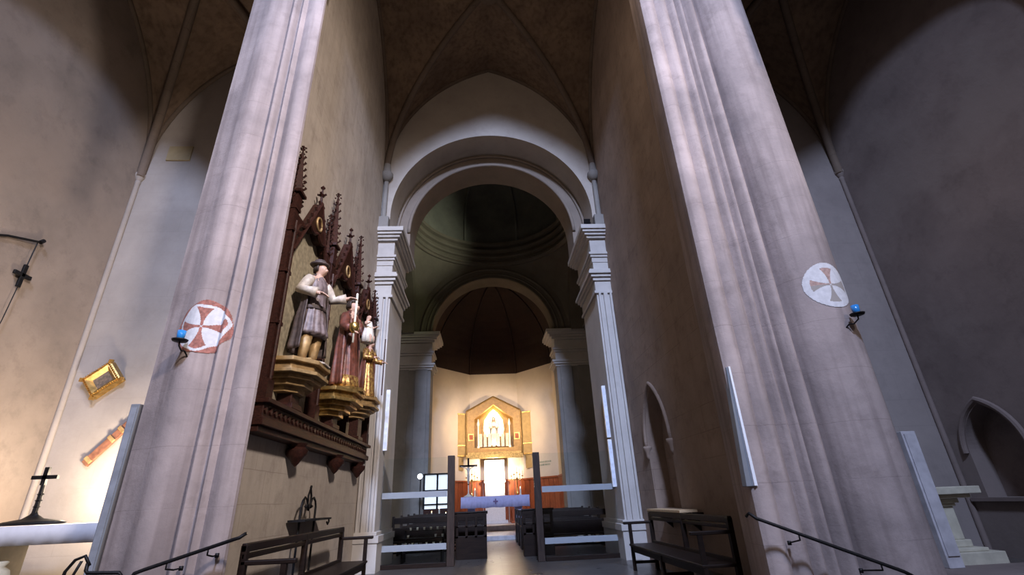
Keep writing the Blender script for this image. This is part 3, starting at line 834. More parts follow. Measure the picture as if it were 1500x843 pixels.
# lit statue of the apse niche
long_robe = [(.02, .15, .12), (.25, .125, .1), (.5, .1, .075), (.62, .085, .065), (.72, .105, .075), (.80, .10, .06), (.84, .04, .038)]
def rays(t, H):
    bm = B()
    for k in range(24):
        a = 2*PI*k/24; r1 = .30 if k % 2 else .36
        c, s = math.cos(a), math.sin(a)
        v = [bm.verts.new(p) for p in [((.16*c-.02*s)*H, .09*H, (.75+.16*s+.02*c)*H), ((.16*c+.02*s)*H, .09*H, (.75+.16*s-.02*c)*H), (r1*c*H, .09*H, (.75+r1*s)*H)]]
        f = bm.faces.new(v)
    r = bmesh.ops.extrude_face_region(bm, geom=bm.faces[:]); bmesh.ops.translate(bm, verts=[v for v in r['geom'] if isinstance(v, bmesh.types.BMVert)], vec=(0, .01*H, 0))
    mk('rays', bm, M['brass'], t)
new_statue('pale robed statue glowing in the gilded apse niche', (.38, 26.68, 2.72), 1.5, 0, (((-.15, -.03, .63), (-.05, -.12, .66)), ((.15, -.03, .63), (.05, -.12, .66))), (0, 0),
           M['skin'], M['whiterobe'], long_robe, cloak=(M['whiterobe'], [(.1, .19, .13), (.5, .15, .1), (.8, .1, .07), (.9, .07, .065)], -.2, PI+.2), hairm=M['hair'], sleeves=M['whiterobe'], extra=rays)

# tabernacle with a white marble front
t = thing('tabernacle', 'brightly lit white stone tabernacle against the centre of the apse wall', 'tabernacle', (.36, 26.6, FL))
bm = B(); stepped(bm, -.14, .86, 26.3, 26.9, [(-.98, -.85, .12), (-.85, .9, 0), (.9, 1.0, .05)], (1, 1, 1, 0)); mk('pedestal', bm, M['white'], t, bevel=.01)
bm = B(); box(bm, -.16, .88, 26.35, 26.9, 1.0, 2.0); mk('casing', bm, M['white'], t, bevel=.02)
bm = B(); box(bm, .1, .62, 26.32, 26.36, 1.1, 1.75); mk('door', bm, M['whitebox'], t, bevel=.01)
bm = B(); box(bm, .18, .56, 26.28, 26.34, 1.0, 1.05); mk('ledge', bm, M['iron'], t)

def candelabrum(x, y, z0, label):
    t = thing('candelabrum', label, 'candlestick', (x, y, z0), 'brass candelabra beside the tabernacle')
    bm = B(); lathe(bm, [(.17, z0), (.15, z0+.05), (.05, z0+.1), (.03, z0+.3), (.06, z0+.38), (.03, z0+.46), (.03, z0+1.0), (.06, z0+1.05), (.03, z0+1.1)], (x, y), 16); mk('stem', bm, M['brass'], t, smooth=True, angle=40)
    for dx, dz in ((-.28, .05), (-.14, .12), (0, .2), (.14, .12), (.28, .05)):
        bm = B(); tube(bm, [(x, y, z0+1.05), (x+dx*.5, y, z0+.98), (x+dx, y, z0+1.04), (x+dx, y, z0+1.1+dz)], .018, 6)
        lathe(bm, [(.02, z0+1.1+dz), (.05, z0+1.12+dz), (.05, z0+1.15+dz)], (x+dx, y), 10); mk('arm', bm, M['brass'], t, smooth=True)
        bm = B(); lathe(bm, [(.02, z0+1.14+dz), (.02, z0+1.36+dz), (.004, z0+1.38+dz)], (x+dx, y), 8); mk('candle', bm, M['wax'], t)
candelabrum(-.80, 25.9, -.02, 'five-armed brass candelabrum left of the tabernacle, behind the crucifix')
candelabrum(1.48, 25.9, -.02, 'five-armed brass candelabrum right of the tabernacle')
for x, nm in ((-.8, 'left'), (1.48, 'right')):
    bm = B(); stepped(bm, x-.3, x+.3, 25.7, 26.1, [(-.98, -.88, .06), (-.88, -.1, 0), (-.1, -.02, .06)])
    tag(mk('wooden_stand', bm, M['panelwood'], bevel=.01), 'wooden pedestal under the %s-hand brass candelabrum' % nm, 'stand', 'stands under the candelabra')

# free-standing altar
t = thing('altar_table', 'stone altar table with slab legs in front of the apse', 'altar', (.3, 22, -1.2))
bm = B(); box(bm, -1.08, 1.68, 21.7, 22.6, .12, .22); mk('table_top', bm, M['marble'], t, bevel=.01)
for x0, x1 in ((-.85, -.55), (1.12, 1.42)):
    bm = B(); box(bm, x0, x1, 21.85, 22.45, -1.2, .12); mk('leg', bm, M['lilac'], t, bevel=.01)
bm = B()
# cloth: thin draped sheet over the top with soft waves in the drop
nx = 60; x0, x1 = -1.13, 1.73
prev = None
for i in range(nx+1):
    x = x0+(x1-x0)*i/nx; w = .012*math.sin(i*.9)+.008*math.sin(i*2.3)
    ring = [bm.verts.new(p) for p in ((x, 21.655+w, -.21+.01*math.sin(i*.5)), (x, 21.66+w*.5, .1), (x, 21.68, .225), (x, 22.62, .225), (x, 22.64, -.2))]
    if prev:
        for j in range(4): bm.faces.new((prev[j], ring[j], ring[j+1], prev[j+1]))
    prev = ring
o = mk('altar_cloth', bm, M['lilac'], smooth=True, angle=40); tag(o, 'lilac-white cloth draped over the free-standing altar table', 'cloth')
sd = o.modifiers.new('thick', 'SOLIDIFY'); sd.thickness = .012
bm = B(); 
for a in (0, PI/2): boxm(bm, Matrix.Translation((.31, 21.635, .02)) @ Matrix.Rotation(a, 4, 'Y'), .05, .012, .2)
boxm(bm, Matrix.Translation((.31, 21.632, .02)) @ Matrix.Rotation(PI/4, 4, 'Y'), .09, .012, .09)
mk('embroidered_cross', bm, plain('purple_embroidery', (.16, .1, .2), .8), o)

t = thing('altar_crucifix', 'tall dark crucifix with a pale figure standing on the lilac-covered altar', 'crucifix', (-.82, 21.95, .23))
bm = B(); lathe(bm, [(.2, .23), (.19, .27), (.08, .31), (.03, .38), (.025, .75)], (-.82, 21.95), 16); mk('foot', bm, M['whiterobe'], t, smooth=True)
bm = B(); box(bm, -.86, -.78, 21.92, 21.98, .7, 1.78); box(bm, -1.2, -.44, 21.92, 21.98, 1.42, 1.50); mk('cross', bm, M['dark'], t)
Jc = []; Ec = []
def cj(p, r, f=None):
    Jc.append((p, r)); 
    if f is not None: Ec.append((f, len(Jc)-1))
    return len(Jc)-1
bx, by = 0, 0
p = cj((0, -.06, .86), .045); c1 = cj((0, -.06, .98), .05, p); c2 = cj((0, -.06, 1.08), .055, c1); nk = cj((0, -.065, 1.13), .022, c2); hd = cj((.01, -.075, 1.19), .036, nk)
for s in (-1, 1):
    a = cj((s*.07, -.055, 1.11), .024, c2); b_ = cj((s*.17, -.05, 1.16), .018, a); h = cj((s*.29, -.05, 1.21), .013, b_)
    for q in (-1, 0, 1, 2): cj((s*.32, -.05, 1.205+q*.008), .004, h)
    l1 = cj((s*.03, -.06, .82), .034, p); l2 = cj((s*.03, -.075, .66), .024, l1); l3 = cj((s*.012, -.055, .5), .016, l2)
t2w = t
o = skin_body('corpus', Jc, Ec, t, M['whiterobe']); 
# things on the altar table front: two small candles
for x, lab in ((-.55, 'short white candle on the altar, right beside the crucifix foot'), (1.38, 'short white candle near the right end of the altar')):
    t = thing('candle', lab, 'candle', (x, 22, .23), 'short candles on the altar')
    bm = B(); lathe(bm, [(.06, .23), (.05, .25), (.03, .26), (.03, .48), (.005, .49)], (x, 22), 12); mk('stick', bm, M['wax'], t, smooth=True, angle=40)
    bm = B(); lathe(bm, [(.003, .49), (.013, .51), (.009, .535), (.001, .565)], (x, 22), 8); mk('flame', bm, M['flame'], t, smooth=True)

# lettering panel on the right apse wall (unreadable at this distance)
t = thing('wall_inscription', 'two short rows of grey lettering on the right apse wall above the panelling', 'inscription', (2.75, 25.7, 1.5))
def apse_pt(f, z, off):   # along the right diagonal face
    a = Vector((1.75, 27.0)); b_ = Vector((3.5, 24.9)); d = b_-a; nrm = Vector((-d.y, d.x)).normalized()*-1
    nrm = Vector((d.y, -d.x)).normalized() 
    if nrm.dot(Vector((.38, 22.6))-a) < 0: nrm = -nrm
    q = a+d*f+nrm*off; return (q.x, q.y, z)
for z in (1.72, 1.58):
    bm = B(); f = .42
    while f < .80:
        w = random.uniform(.012, .03)
        v = []
        for ff, zz, of_ in ((f, z, .004), (f+w, z, .004), (f+w, z+.08, .004), (f, z+.08, .004)): v.append(bm.verts.new(apse_pt(ff, zz, of_)))
        bm.faces.new(v); f += w+.012
    o = mk('lettering', bm, M['text'], t); o.modifiers.new('thick', 'SOLIDIFY').thickness = .006

# ------------------------------------------------------------------ glass screen, doors
def screen(x0, x1, label):
    t = thing('glass_screen', label, 'glass screen', ((x0+x1)/2, 13, FL))
    bm = B(); box(bm, x0, x1, 12.995, 13.005, FL+.02, 1.1); mk('glass_pane', bm, M['glass'], t)
    for a, b_ in ((.17, .31), (-.985, -.85)):
        bm = B(); box(bm, x0, x1, 12.985, 12.993, a, b_); mk('frosted_band', bm, M['frost'], t)
    bm = B(); box(bm, x0, x1, 12.96, 13.04, FL, FL+.1); mk('bottom_rail', bm, M['dark'], t, bevel=.005)
    return t
screen(-2.62, -1.02, 'fixed clear glass screen with two frosted bands left of the aisle')
screen(1.36, 3.22, 'fixed clear glass screen with two frosted bands right of the aisle')
for x0, x1, lab in ((-1.01, -.83, 'open door leaf seen edge-on at the left of the aisle, dark brown'), (1.17, 1.34, 'open door leaf seen edge-on at the right of the aisle, dark brown')):
    t = thing('open_door', lab, 'door', ((x0+x1)/2, 13.3, FL))
    bm = B(); box(bm, x0, x1, 12.95, 13.12, FL, 1.13); mk('post', bm, M['doorwood'], t, bevel=.01)
    s = 1 if x0 < 0 else -1
    xs = x0 if x0 < 0 else x1
    bm = B(); box(bm, min(xs, xs+s*.05), max(xs, xs+s*.05), 13.12, 13.95, FL+.03, 1.08); mk('leaf', bm, M['doorwood'], t, bevel=.005)
    bm = B(); tube(bm, [(xs+s*.05, 13.8, -.35), (xs+s*.1, 13.8, -.35), (xs+s*.1, 13.8, -.1), (xs+s*.05, 13.8, -.1)], .012); mk('handle', bm, M['brass'], t, smooth=True)

# slim white boxes on the entrance pilasters
def slim(x, y, z0, z1, label):
    t = thing('slim_speaker', label, 'speaker', (x, y, z0))
    bm = B(); box(bm, x-.05, x+.05, y-.045, y+.045, z0, z1); mk('casing', bm, M['whitebox'], t, bevel=.008)
    bm = B(); box(bm, x-.038, x+.038, y-.05, y-.044, z0+.05, z1-.05); mk('grille', bm, plain('pale_mesh', (.66, .7, .8), .6), t)
slim(-2.60, 12.9, 1.30, 2.85, 'slim white vertical speaker on the left entrance pilaster')
slim(3.20, 12.9, 1.42, 2.78, 'upper of two slim white vertical speakers on the right entrance pilaster')
slim(3.20, 12.9, .22, 1.37, 'lower of two slim white vertical speakers on the right entrance pilaster')

# ------------------------------------------------------------------ pews and stalls in the crossing
def pew(x0, x1, y, label):
    t = thing('pew', label, 'pew', ((x0+x1)/2, y, FL), 'dark pews behind the glass screen')
    H = 1.04
    bm = B(); box(bm, x0+.05, x1-.05, y+.42, y+.46, FL+.42, FL+.78); box(bm, x0+.05, x1-.05, y+.42, y+.46, FL+.88, FL+H); 
    mk('backrest', bm, M['dark'], t, bevel=.006)
    bm = B(); box(bm, x0+.05, x1-.05, y, y+.44, FL+.41, FL+.45); mk('seat', bm, M['dark'], t, bevel=.006)
    for x in (x0, x1-.06):
        bm = B(); prism(bm, [(y-.05, FL), (y+.52, FL), (y+.5, FL+H+.04), (y+.38, FL+H+.04), (y+.34, FL+.66), (y-.05, FL+.62)], x, x+.06, axis='x'); mk('bench_end', bm, M['dark'], t, bevel=.008)
    bm = B(); box(bm, x0+.05, x1-.05, y+.5, y+.62, FL+.12, FL+.16); box(bm, x0+.05, x1-.05, y+.50, y+.74, FL+H-.16, FL+H-.13); mk('kneeler', bm, M['dark'], t)
k = 0
for i, y in enumerate((14.9, 16.3, 17.7, 19.1)):
    nth = ('first', 'second', 'third', 'fourth')[i]
    pew(-2.75, -.10, y, 'dark wooden pew left of the aisle, %s row behind the glass screen' % nth)
    pew(.98, 3.55, y, 'dark wooden pew right of the aisle, %s row behind the glass screen' % nth)
# latticed front of the prayer desk in the open doorway
def desk(x0, x1, y, label):
    t = thing('prayer_desk', label, 'desk', ((x0+x1)/2, y, FL), 'prayer desks by the aisle')
    bm = B()
    box(bm, x0, x1, y, y+.05, FL, FL+.55); box(bm, x0, x1, y, y+.05, FL+.99, FL+1.09); box(bm, x0, x1, y, y+.05, FL+.75, FL+.79)
    n = 3
    for i in range(n+1):
        x = x0+(x1-x0-.07)*i/n; box(bm, x, x+.07, y, y+.05, FL+.5, FL+1.0)
    mk('front', bm, M['dark'], t, bevel=.005)
    bm = B(); boxm(bm, Matrix.Translation(((x0+x1)/2, y+.18, FL+1.1)) @ Matrix.Rotation(-.12, 4, 'X'), x1-x0+.06, .42, .035); mk('top', bm, M['dark'], t, bevel=.005)
    for x in (x0, x1-.04):
        bm = B(); box(bm, x, x+.04, y+.05, y+.36, FL, FL+1.06); mk('side', bm, M['dark'], t)
desk(-.88, -.05, 14.3, 'dark prayer desk with pierced front just inside the left door leaf')
desk(.93, 1.75, 14.3, 'dark prayer desk with pierced front just inside the right door leaf')
for x, y, lab in ((2.55, 14.95, 'white leaflet lying on the desk ledge behind the right glass screen'),):
    bm = B(); box(bm, x-.28, x+.25, 15.42, 15.62, FL+.92, FL+.935); tag(mk('leaflet', bm, M['paper']), lab, 'paper')
# left: window reflection built as glowing panes, shelf with candles, bright wall spot
t = thing('window_reflection', 'white reflection of the entrance windows with dark bars beyond the left pews', 'door', (-1.95, 20.4, FL))
bm = B(); box(bm, -2.48, -1.42, 20.42, 20.45, -.15, 1.12); mk('reflection_pane', bm, M['pane_reflect'], t)
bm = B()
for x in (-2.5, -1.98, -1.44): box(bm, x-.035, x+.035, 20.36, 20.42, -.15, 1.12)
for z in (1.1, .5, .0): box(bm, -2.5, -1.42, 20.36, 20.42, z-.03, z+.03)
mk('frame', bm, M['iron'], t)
bm = B(); box(bm, -2.5, -1.42, 20.38, 20.46, FL, -.15); mk('lower_panel', bm, M['walnut'], t)
t = thing('candle_shelf', 'pinkish shelf table in front of the reflected window panes', 'table', (-1.95, 19.95, FL))
bm = B(); box(bm, -2.45, -1.45, 19.8, 20.15, -.62, -.50); mk('table_top', bm, M['pinkstone'], t, bevel=.01)
for x in (-2.38, -1.52):
    for y in (19.85, 20.1):
        bm = B(); box(bm, x-.03, x+.03, y-.03, y+.03, FL, -.62); mk('leg', bm, M['dark'], t)
vl = ['leftmost of four white candles on the pinkish shelf', 'second white candle from the left on the pinkish shelf', 'third white candle from the left on the pinkish shelf', 'rightmost of four white candles on the pinkish shelf']
for i, (x, h) in enumerate(((-2.3, .12), (-2.13, .22), (-1.85, .34), (-1.6, .16))):
    t = thing('candle', vl[i], 'candle', (x, 19.95, -.5), 'candles on the pinkish shelf')
    bm = B(); lathe(bm, [(.03, -.5), (.03, -.5+h), (.005, -.49+h)], (x, 19.95), 10); mk('stick', bm, M['wax'], t)
    bm = B(); lathe(bm, [(.003, -.49+h), (.013, -.47+h), (.001, -.43+h)], (x, 19.95), 8); mk('flame', bm, M['flame'], t)
t = thing('wall_spotlight', 'glaring white spotlight on the apse pier above the left glass screen', 'lamp', (-2.58, 20.0, .95))
bm = B(); lathe(bm, [(.02, -.1), (.09, -.08), (.11, .05), (.10, .05), (.08, -.02)], (0, 0), 16)
bmesh.ops.transform(bm, matrix=Matrix.Translation((-2.62, 20.05, 1.02)) @ Matrix.Rotation(PI/2, 4, 'X'), verts=bm.verts); mk('housing', bm, M['iron'], t, smooth=True)
bm = B(); lathe(bm, [(.001, .03), (.05, .034), (.095, .045)], (0, 0), 16, cap=False)
bmesh.ops.transform(bm, matrix=Matrix.Translation((-2.62, 20.05, 1.02)) @ Matrix.Rotation(PI/2, 4, 'X'), verts=bm.verts); mk('bulb', bm, M['lamp_white'], t, smooth=True)
bm = B(); tube(bm, [(-2.62, 20.12, 1.0), (-2.62, 20.2, .9), (-2.62, 20.2, FL)], .02); mk('stand', bm, M['iron'], t)
# votive rack with glass lights in the dark behind the left screen
t = thing('votive_rack', 'black iron rack of small votive lights behind the left glass screen', 'rack', (-1.75, 14.2, FL))
bm = B()
for j in range(3):
    z = -.95+j*.17; y = 13.95+j*.2
    box(bm, -2.25, -1.2, y, y+.16, z-.02, z)
for x in (-2.25, -1.24): box(bm, x, x+.04, 13.95, 14.52, FL, -.97); box(bm, x, x+.04, 14.4, 14.52, FL, -.6)
mk('frame', bm, M['iron'], t)
for j in range(3):
    for i in range(6):
        x = -2.15+i*.18+.03*j; z = -.95+j*.17; y = 14.03+j*.2
        if random.random() < .25: continue
        o = tag(mk('votive_light', (lambda b: (lathe(b, [(.024, z+.001), (.03, z+.07), (.026, z+.07), (.022, z+.02)], (x, y), 10), b)[1])(B()), M['wax'], smooth=True),
                'small white cup on the %s tier of the iron votive rack' % ('lowest', 'middle', 'top')[j], 'candle', 'votive lights on the %s tier' % ('lowest', 'middle', 'top')[j])

# ------------------------------------------------------------------ benches in the chancel
def bench(side, y0, y1, xb, label):
    """back along the wall at xb, seat towards the aisle; side +1: faces +x"""
    t = thing('bench', label, 'bench', (xb+side*.3, (y0+y1)/2, FL))
    s = side; zt = -.31
    def bx(bm, a, b_, y, yy, z, zz):
        xa, xc = xb+s*a, xb+s*b_; box(bm, min(xa, xc), max(xa, xc), y, yy, z, zz)
    bm = B(); bx(bm, -.03, .03, y0, y1, zt-.09, zt); bx(bm, -.015, .02, y0, y1, zt-.16, zt-.10); mk('top_rail', bm, M['dark'], t, bevel=.01)
    bm = B(); bx(bm, -.01, .025, y0, y1, FL+.44, FL+.52); mk('lower_rail', bm, M['dark'], t, bevel=.006)
    bm = B(); bx(bm, .0, .5, y0, y1, FL+.43, FL+.47); mk('seat', bm, M['dark'], t, bevel=.01)
    bm = B(); bx(bm, .43, .46, y0, y1, FL+.33, FL+.43); mk('apron', bm, M['dark'], t, bevel=.005)
    ys = [y0+.04, (y0+y1)/2, y1-.04]
    for k, y in enumerate(ys):
        bm = B(); bx(bm, -.035, .035, y-.04, y+.04, FL, zt-.02); mk('back_post', bm, M['dark'], t, bevel=.006)
        bm = B(); top = -.52 if k != 1 else FL+.43
        bx(bm, .42, .48, y-.035, y+.035, FL, top); mk('front_leg', bm, M['dark'], t, bevel=.006)
        if k != 1:
            bm = B(); bx(bm, -.02, .58, y-.04, y+.04, -.53, -.48); mk('armrest', bm, M['dark'], t, bevel=.012)
        bm = B(); bx(bm, .0, .44, y-.02, y+.02, FL+.12, FL+.17); mk('stretcher', bm, M['dark'], t)
    return t
bench(1, 6.15, 10.1, -2.72, 'long dark wooden bench with open back below the carved altarpiece')
bench(-1, 7.15, 10.75, 3.32, 'long dark wooden bench with open back below the right-hand wall niche')
# lit board lying on the right bench's back
bm = B(); box(bm, 3.28, 3.60, 8.9, 10.75, -.305, -.262)
tag(mk('shelf_board', bm, wood('pale_oak_board', (.62, .45, .27), (.48, .34, .2), .5), bevel=.005), 'pale wooden ledge catching the light behind the right bench', 'shelf')
bm = B(); 
for y in (9.1, 10.5): prism(bm, [(3.698, -.62), (3.698, -.312), (3.38, -.312), (3.38, -.34)], y, y+.04, axis='y')
box(bm, 3.5, 3.698, 8.9, 10.75, -.345, -.312)
o = mk('ledge_bracket', bm, M['dark']); tag(o, 'dark bracketed rail holding the pale ledge on the right wall', 'bracket')

# iron stand with curled arches behind the left bench
t = thing('iron_stand', 'black wrought-iron stand with curled arches behind the long left bench', 'stand', (-2.93, 8.75, FL))
X = -2.95
bm = B()
for y in (8.42, 9.12): tube(bm, [(X, y, FL), (X, y, .05)], .018, 8)
mk('leg', bm, M['iron'], t)
bm = B(); box(bm, X-.12, X+.14, 8.25, 9.62, -.16, -.13); 
tube(bm, [(X+.1, 9.6, -.14), (X+.1, 9.62, -.2), (X+.1, 9.56, -.24), (X+.1, 9.5, -.2)], .014, 6); mk('shelf', bm, M['iron'], t)
bm = B()
def cr(pts, r=.017): tube(bm, [(X, y, z) for y, z in pts], r, 8)
cr([(8.42, .0), (8.42, .05), (8.47, .14), (8.56, .19), (8.65, .17), (8.69, .10), (8.66, .04), (8.6, .06)])
cr([(9.12, .0), (9.12, .05), (9.07, .14), (8.98, .19), (8.89, .17), (8.85, .10), (8.88, .04), (8.94, .06)])
cr([(8.77, -.0), (8.71, .1), (8.70, .22), (8.77, .33), (8.84, .22), (8.83, .1), (8.77, .0)])
cr([(8.77, .33), (8.79, .37)], .02)
mk('scrollwork', bm, M['iron'], t, smooth=True)

# handrails on the pier fronts
def rail(label, pts, brackets, scroll=None):
    t = thing('handrail', label, 'handrail', pts[0])
    bm = B(); tube(bm, pts, .017, 10); mk('rail', bm, M['iron'], t, smooth=True)
    for p, q in brackets:
        bm = B(); tube(bm, [p, (p[0], p[1], p[2]-.06), (q[0], (p[1]+q[1])/2, p[2]-.08), q], .008, 6)
        lathe(bm, [(.02, q[2]-.02), (.02, q[2]+.02)], (q[0], q[1]-.01), 8); mk('bracket', bm, M['iron'], t, smooth=True)
def lerp3(a, b_, f): return tuple(a[i]+(b_[i]-a[i])*f for i in range(3))
a, b_ = (2.80, 5.42, -.27), (4.06, 5.22, -.79)
rail('thin black iron handrail sloping down across the foot of the right pier',
     [(2.74, 5.5, -.25), (2.75, 5.45, -.22), a, b_, (4.12, 5.2, -.83)],
     [(lerp3(a, b_, f), (lerp3(a, b_, f)[0], 5.58, lerp3(a, b_, f)[2]-.10)) for f in (.3, .85)])
a, b_ = (-2.50, 5.42, -.23), (-3.22, 5.28, -.445)
rail('thin black iron handrail sloping down from the left bench with curled ends',
     [(-2.44, 5.5, -.19), (-2.42, 5.44, -.19), (-2.45, 5.4, -.22), a, b_, (-3.29, 5.27, -.47), (-3.32, 5.27, -.53), (-3.30, 5.27, -.62)],
     [(lerp3(a, b_, f), (lerp3(a, b_, f)[0], 5.58, lerp3(a, b_, f)[2]-.08)) for f in (.3, .75)])
t = thing('handrail', 'short black iron rail with a curled end at the foot of the grey column speaker', 'handrail', (-3.6, 5.2, -.43))
bm = B(); tube(bm, [(-3.36, 5.2, -.62), (-3.36, 5.2, -.47), (-3.38, 5.2, -.45), (-3.66, 5.2, -.44), (-3.68, 5.2, -.42), (-3.68, 5.2, -.36)], .016, 8); mk('rail', bm, M['iron'], t, smooth=True)
bm = B(); tube(bm, [(-3.66, 5.2, -.38), (-3.72, 5.2, -.30), (-3.80, 5.2, -.33), (-3.86, 5.2, -.42), (-3.88, 5.2, -.6), (-3.88, 5.2, -1.2)], .014, 8)
tube(bm, [(-3.74, 5.2, -.34), (-3.78, 5.2, -.45), (-3.8, 5.2, -.6), (-3.8, 5.2, -1.2)], .012, 8); mk('scroll', bm, M['iron'], t, smooth=True)

# ------------------------------------------------------------------ left side chapel
t = thing('side_altar', 'plain stone altar block under the white cloth in the left chapel', 'altar', (-5.9, 7.8, SF))
bm = B(); box(bm, -7.3, -4.85, 7.42, 8.3, -.14, -.05); mk('table_top', bm, M['stone_y'], t, bevel=.01)
for x0, x1 in ((-7.1, -6.7), (-5.4, -5.05)):
    bm = B(); box(bm, x0, x1, 7.6, 8.2, SF, -.14); mk('leg', bm, M['stone_y'], t, bevel=.01)
bm = B(); prev = None
for i in range(61):
    x = -7.33+(2.5)*i/60; w = .006*math.sin(i*1.1)
    ring = [bm.verts.new(q) for q in ((x, 7.395+w, -.27), (x, 7.39, -.1), (x, 7.40, -.035), (x, 8.32, -.035), (x, 8.33, -.2))]
    if prev:
        for j in range(4): bm.faces.new((prev[j], ring[j], ring[j+1], prev[j+1]))
    prev = ring
o = mk('altar_cloth', bm, M['cloth'], smooth=True, angle=40); tag(o, 'long white linen cloth covering the side altar at the lower left', 'cloth'); o.modifiers.new('thick', 'SOLIDIFY').thickness = .01
t = thing('iron_crucifix', 'bare iron cross on a wide dark oval base standing on the white cloth', 'crucifix', (-6.3, 7.6, -.03))
bm = B(); lathe(bm, [(.36, -.028), (.38, -.005), (.30, .02), (.12, .05), (.05, .1), (.02, .15)], (-6.3, 7.62), 28, 1.2, .5); mk('base', bm, M['iron'], t, smooth=True)
bm = B()
tube(bm, [(-6.3, 7.62, .1), (-6.3, 7.62, .3), (-6.31, 7.62, .52)], [.035, .03, .025], 8)
for z in (.2, .28, .36): lathe(bm, [(.02, z-.02), (.045, z), (.02, z+.02)], (-6.3, 7.62), 8)
box(bm, -6.345, -6.285, 7.60, 7.64, .48, .72); box(bm, -6.49, -6.14, 7.60, 7.64, .56, .61)
mk('cross', bm, M['iron'], t)
bm = B(); lathe(bm, [(.08, SF), (.16, SF+.08), (.2, -.75), (.14, -.55), (.08, -.5), (.11, -.45), (.09, -.44)], (-6.28, 7.3), 20)
tag(mk('urn', bm, M['stone_y'], smooth=True), 'pale rounded stone urn standing below the white-covered side altar', 'urn')

# gilded diamond-hung frame
def rotm(c, ang): return Matrix.Translation(c) @ Matrix.Rotation(ang, 4, 'Y')
mm = rotm((-6.96, YB-.07, 2.32), -math.radians(39))
t = thing('picture_frame', 'gilded frame hung askew like a diamond on the chapel wall', 'picture', (-6.96, YB-.07, 2.32))
bm = B()
W, H = .54, .44
def frame_ring(bm, W0, H0, W1, H1, d0, d1, m4):
    o_ = [(-W0/2, -H0/2), (W0/2, -H0/2), (W0/2, H0/2), (-W0/2, H0/2)]; i_ = [(-W1/2, -H1/2), (W1/2, -H1/2), (W1/2, H1/2), (-W1/2, H1/2)]
    a = [bm.verts.new(m4 @ Vector((x, d0, z))) for x, z in o_]; b2 = [bm.verts.new(m4 @ Vector((x, d1, z))) for x, z in i_]
    for k in range(4): bm.faces.new((a[k], a[(k+1) % 4], b2[(k+1) % 4], b2[k]))
frame_ring(bm, W, H, W*.98, H*.98, .07, -.05, mm); frame_ring(bm, W*.98, H*.98, W*.78, H*.74, -.05, -.08, mm); frame_ring(bm, W*.78, H*.74, W*.52, H*.46, -.08, -.01, mm)
mk('gilded_moulding', bm, M['gold'], t)
bm = B()
for k in range(14):
    for s in (-1, 1):
        for (x, z) in ((-W*.44+W*.88*k/13, s*H*.44),):
            boxm(bm, mm @ Matrix.Translation((x, -.08, z)) @ Matrix.Rotation(PI/4, 4, 'Y'), .02, .03, .02)
for k in range(8):
    for s in (-1, 1): boxm(bm, mm @ Matrix.Translation((s*W*.44, -.08, -H*.36+H*.72*k/7)) @ Matrix.Rotation(PI/4, 4, 'Y'), .02, .03, .02)
for sx in (-1, 1):
    for sz in (-1, 1): boxm(bm, mm @ Matrix.Translation((sx*W*.49, -.04, sz*H*.49)) @ Matrix.Rotation(PI/4, 4, 'Y'), .07, .04, .07)
mk('beading', bm, M['brass'], t)
bm = B(); boxm(bm, mm @ Matrix.Translation((0, .0, 0)), W*.54, .02, H*.48); mk('painting', bm, M['picture'], t)
# red-brown slanted board
mm = rotm((-6.58, YB-.04, 1.2), -math.radians(50))
t = thing('slanted_board', 'narrow red-brown painted board fixed slantwise below the gilded frame', 'plaque', (-6.58, YB-.04, 1.2))
bm = B(); boxm(bm, mm, .86, .05, .13); mk('board', bm, plain('terracotta_paint', (.20, .08, .045), .7, 0, .3, 14, .1), t, bevel=.008)
for x in (-.34, .1, .3):
    bm = B(); boxm(bm, mm @ Matrix.Translation((x, -.035, 0)), .07, .03, .14); mk('ornament', bm, M['ochre'], t, bevel=.01)

# iron wall bracket with cord and hanging cross, left wall
t = thing('lamp_bracket', 'thin black iron arm high on the left wall with a hanging chain', 'bracket', (-7.6, 6.2, 3.8))
bm = B(); tube(bm, [(-7.59, 6.6, 4.03), (-7.58, 6.95, 4.2), (-7.56, 7.43, 4.36)], .02, 8); tube(bm, [(-7.55, 7.45, 4.36), (-7.55, 7.50, 4.42)], .035, 8); mk('arm', bm, M['iron'], t)
bm.free() if False else None
bm = B(); tube(bm, [(-7.56, 7.42, 4.36), (-7.56, 7.40, 3.85)], .009, 6); tube(bm, [(-7.56, 7.40, 3.6), (-7.56, 7.37, 2.9), (-7.56, 7.2, 1.6)], .007, 6); mk('chain', bm, M['iron'], t)
bm = B(); box(bm, -7.58, -7.54, 7.36, 7.43, 3.5, 3.9); box(bm, -7.58, -7.54, 7.24, 7.55, 3.68, 3.75); mk('cross', bm, M['iron'], t, bevel=.01)
bm = B(); lathe(bm, [(.0, 1.86), (.05, 1.88), (.06, 1.93), (.02, 1.98)], (-7.56, 6.92), 10, cap=False)
tag(mk('brass_hook', bm, M['ochre'], smooth=True), 'small brass knob on the left wall at the photo edge', 'hook')

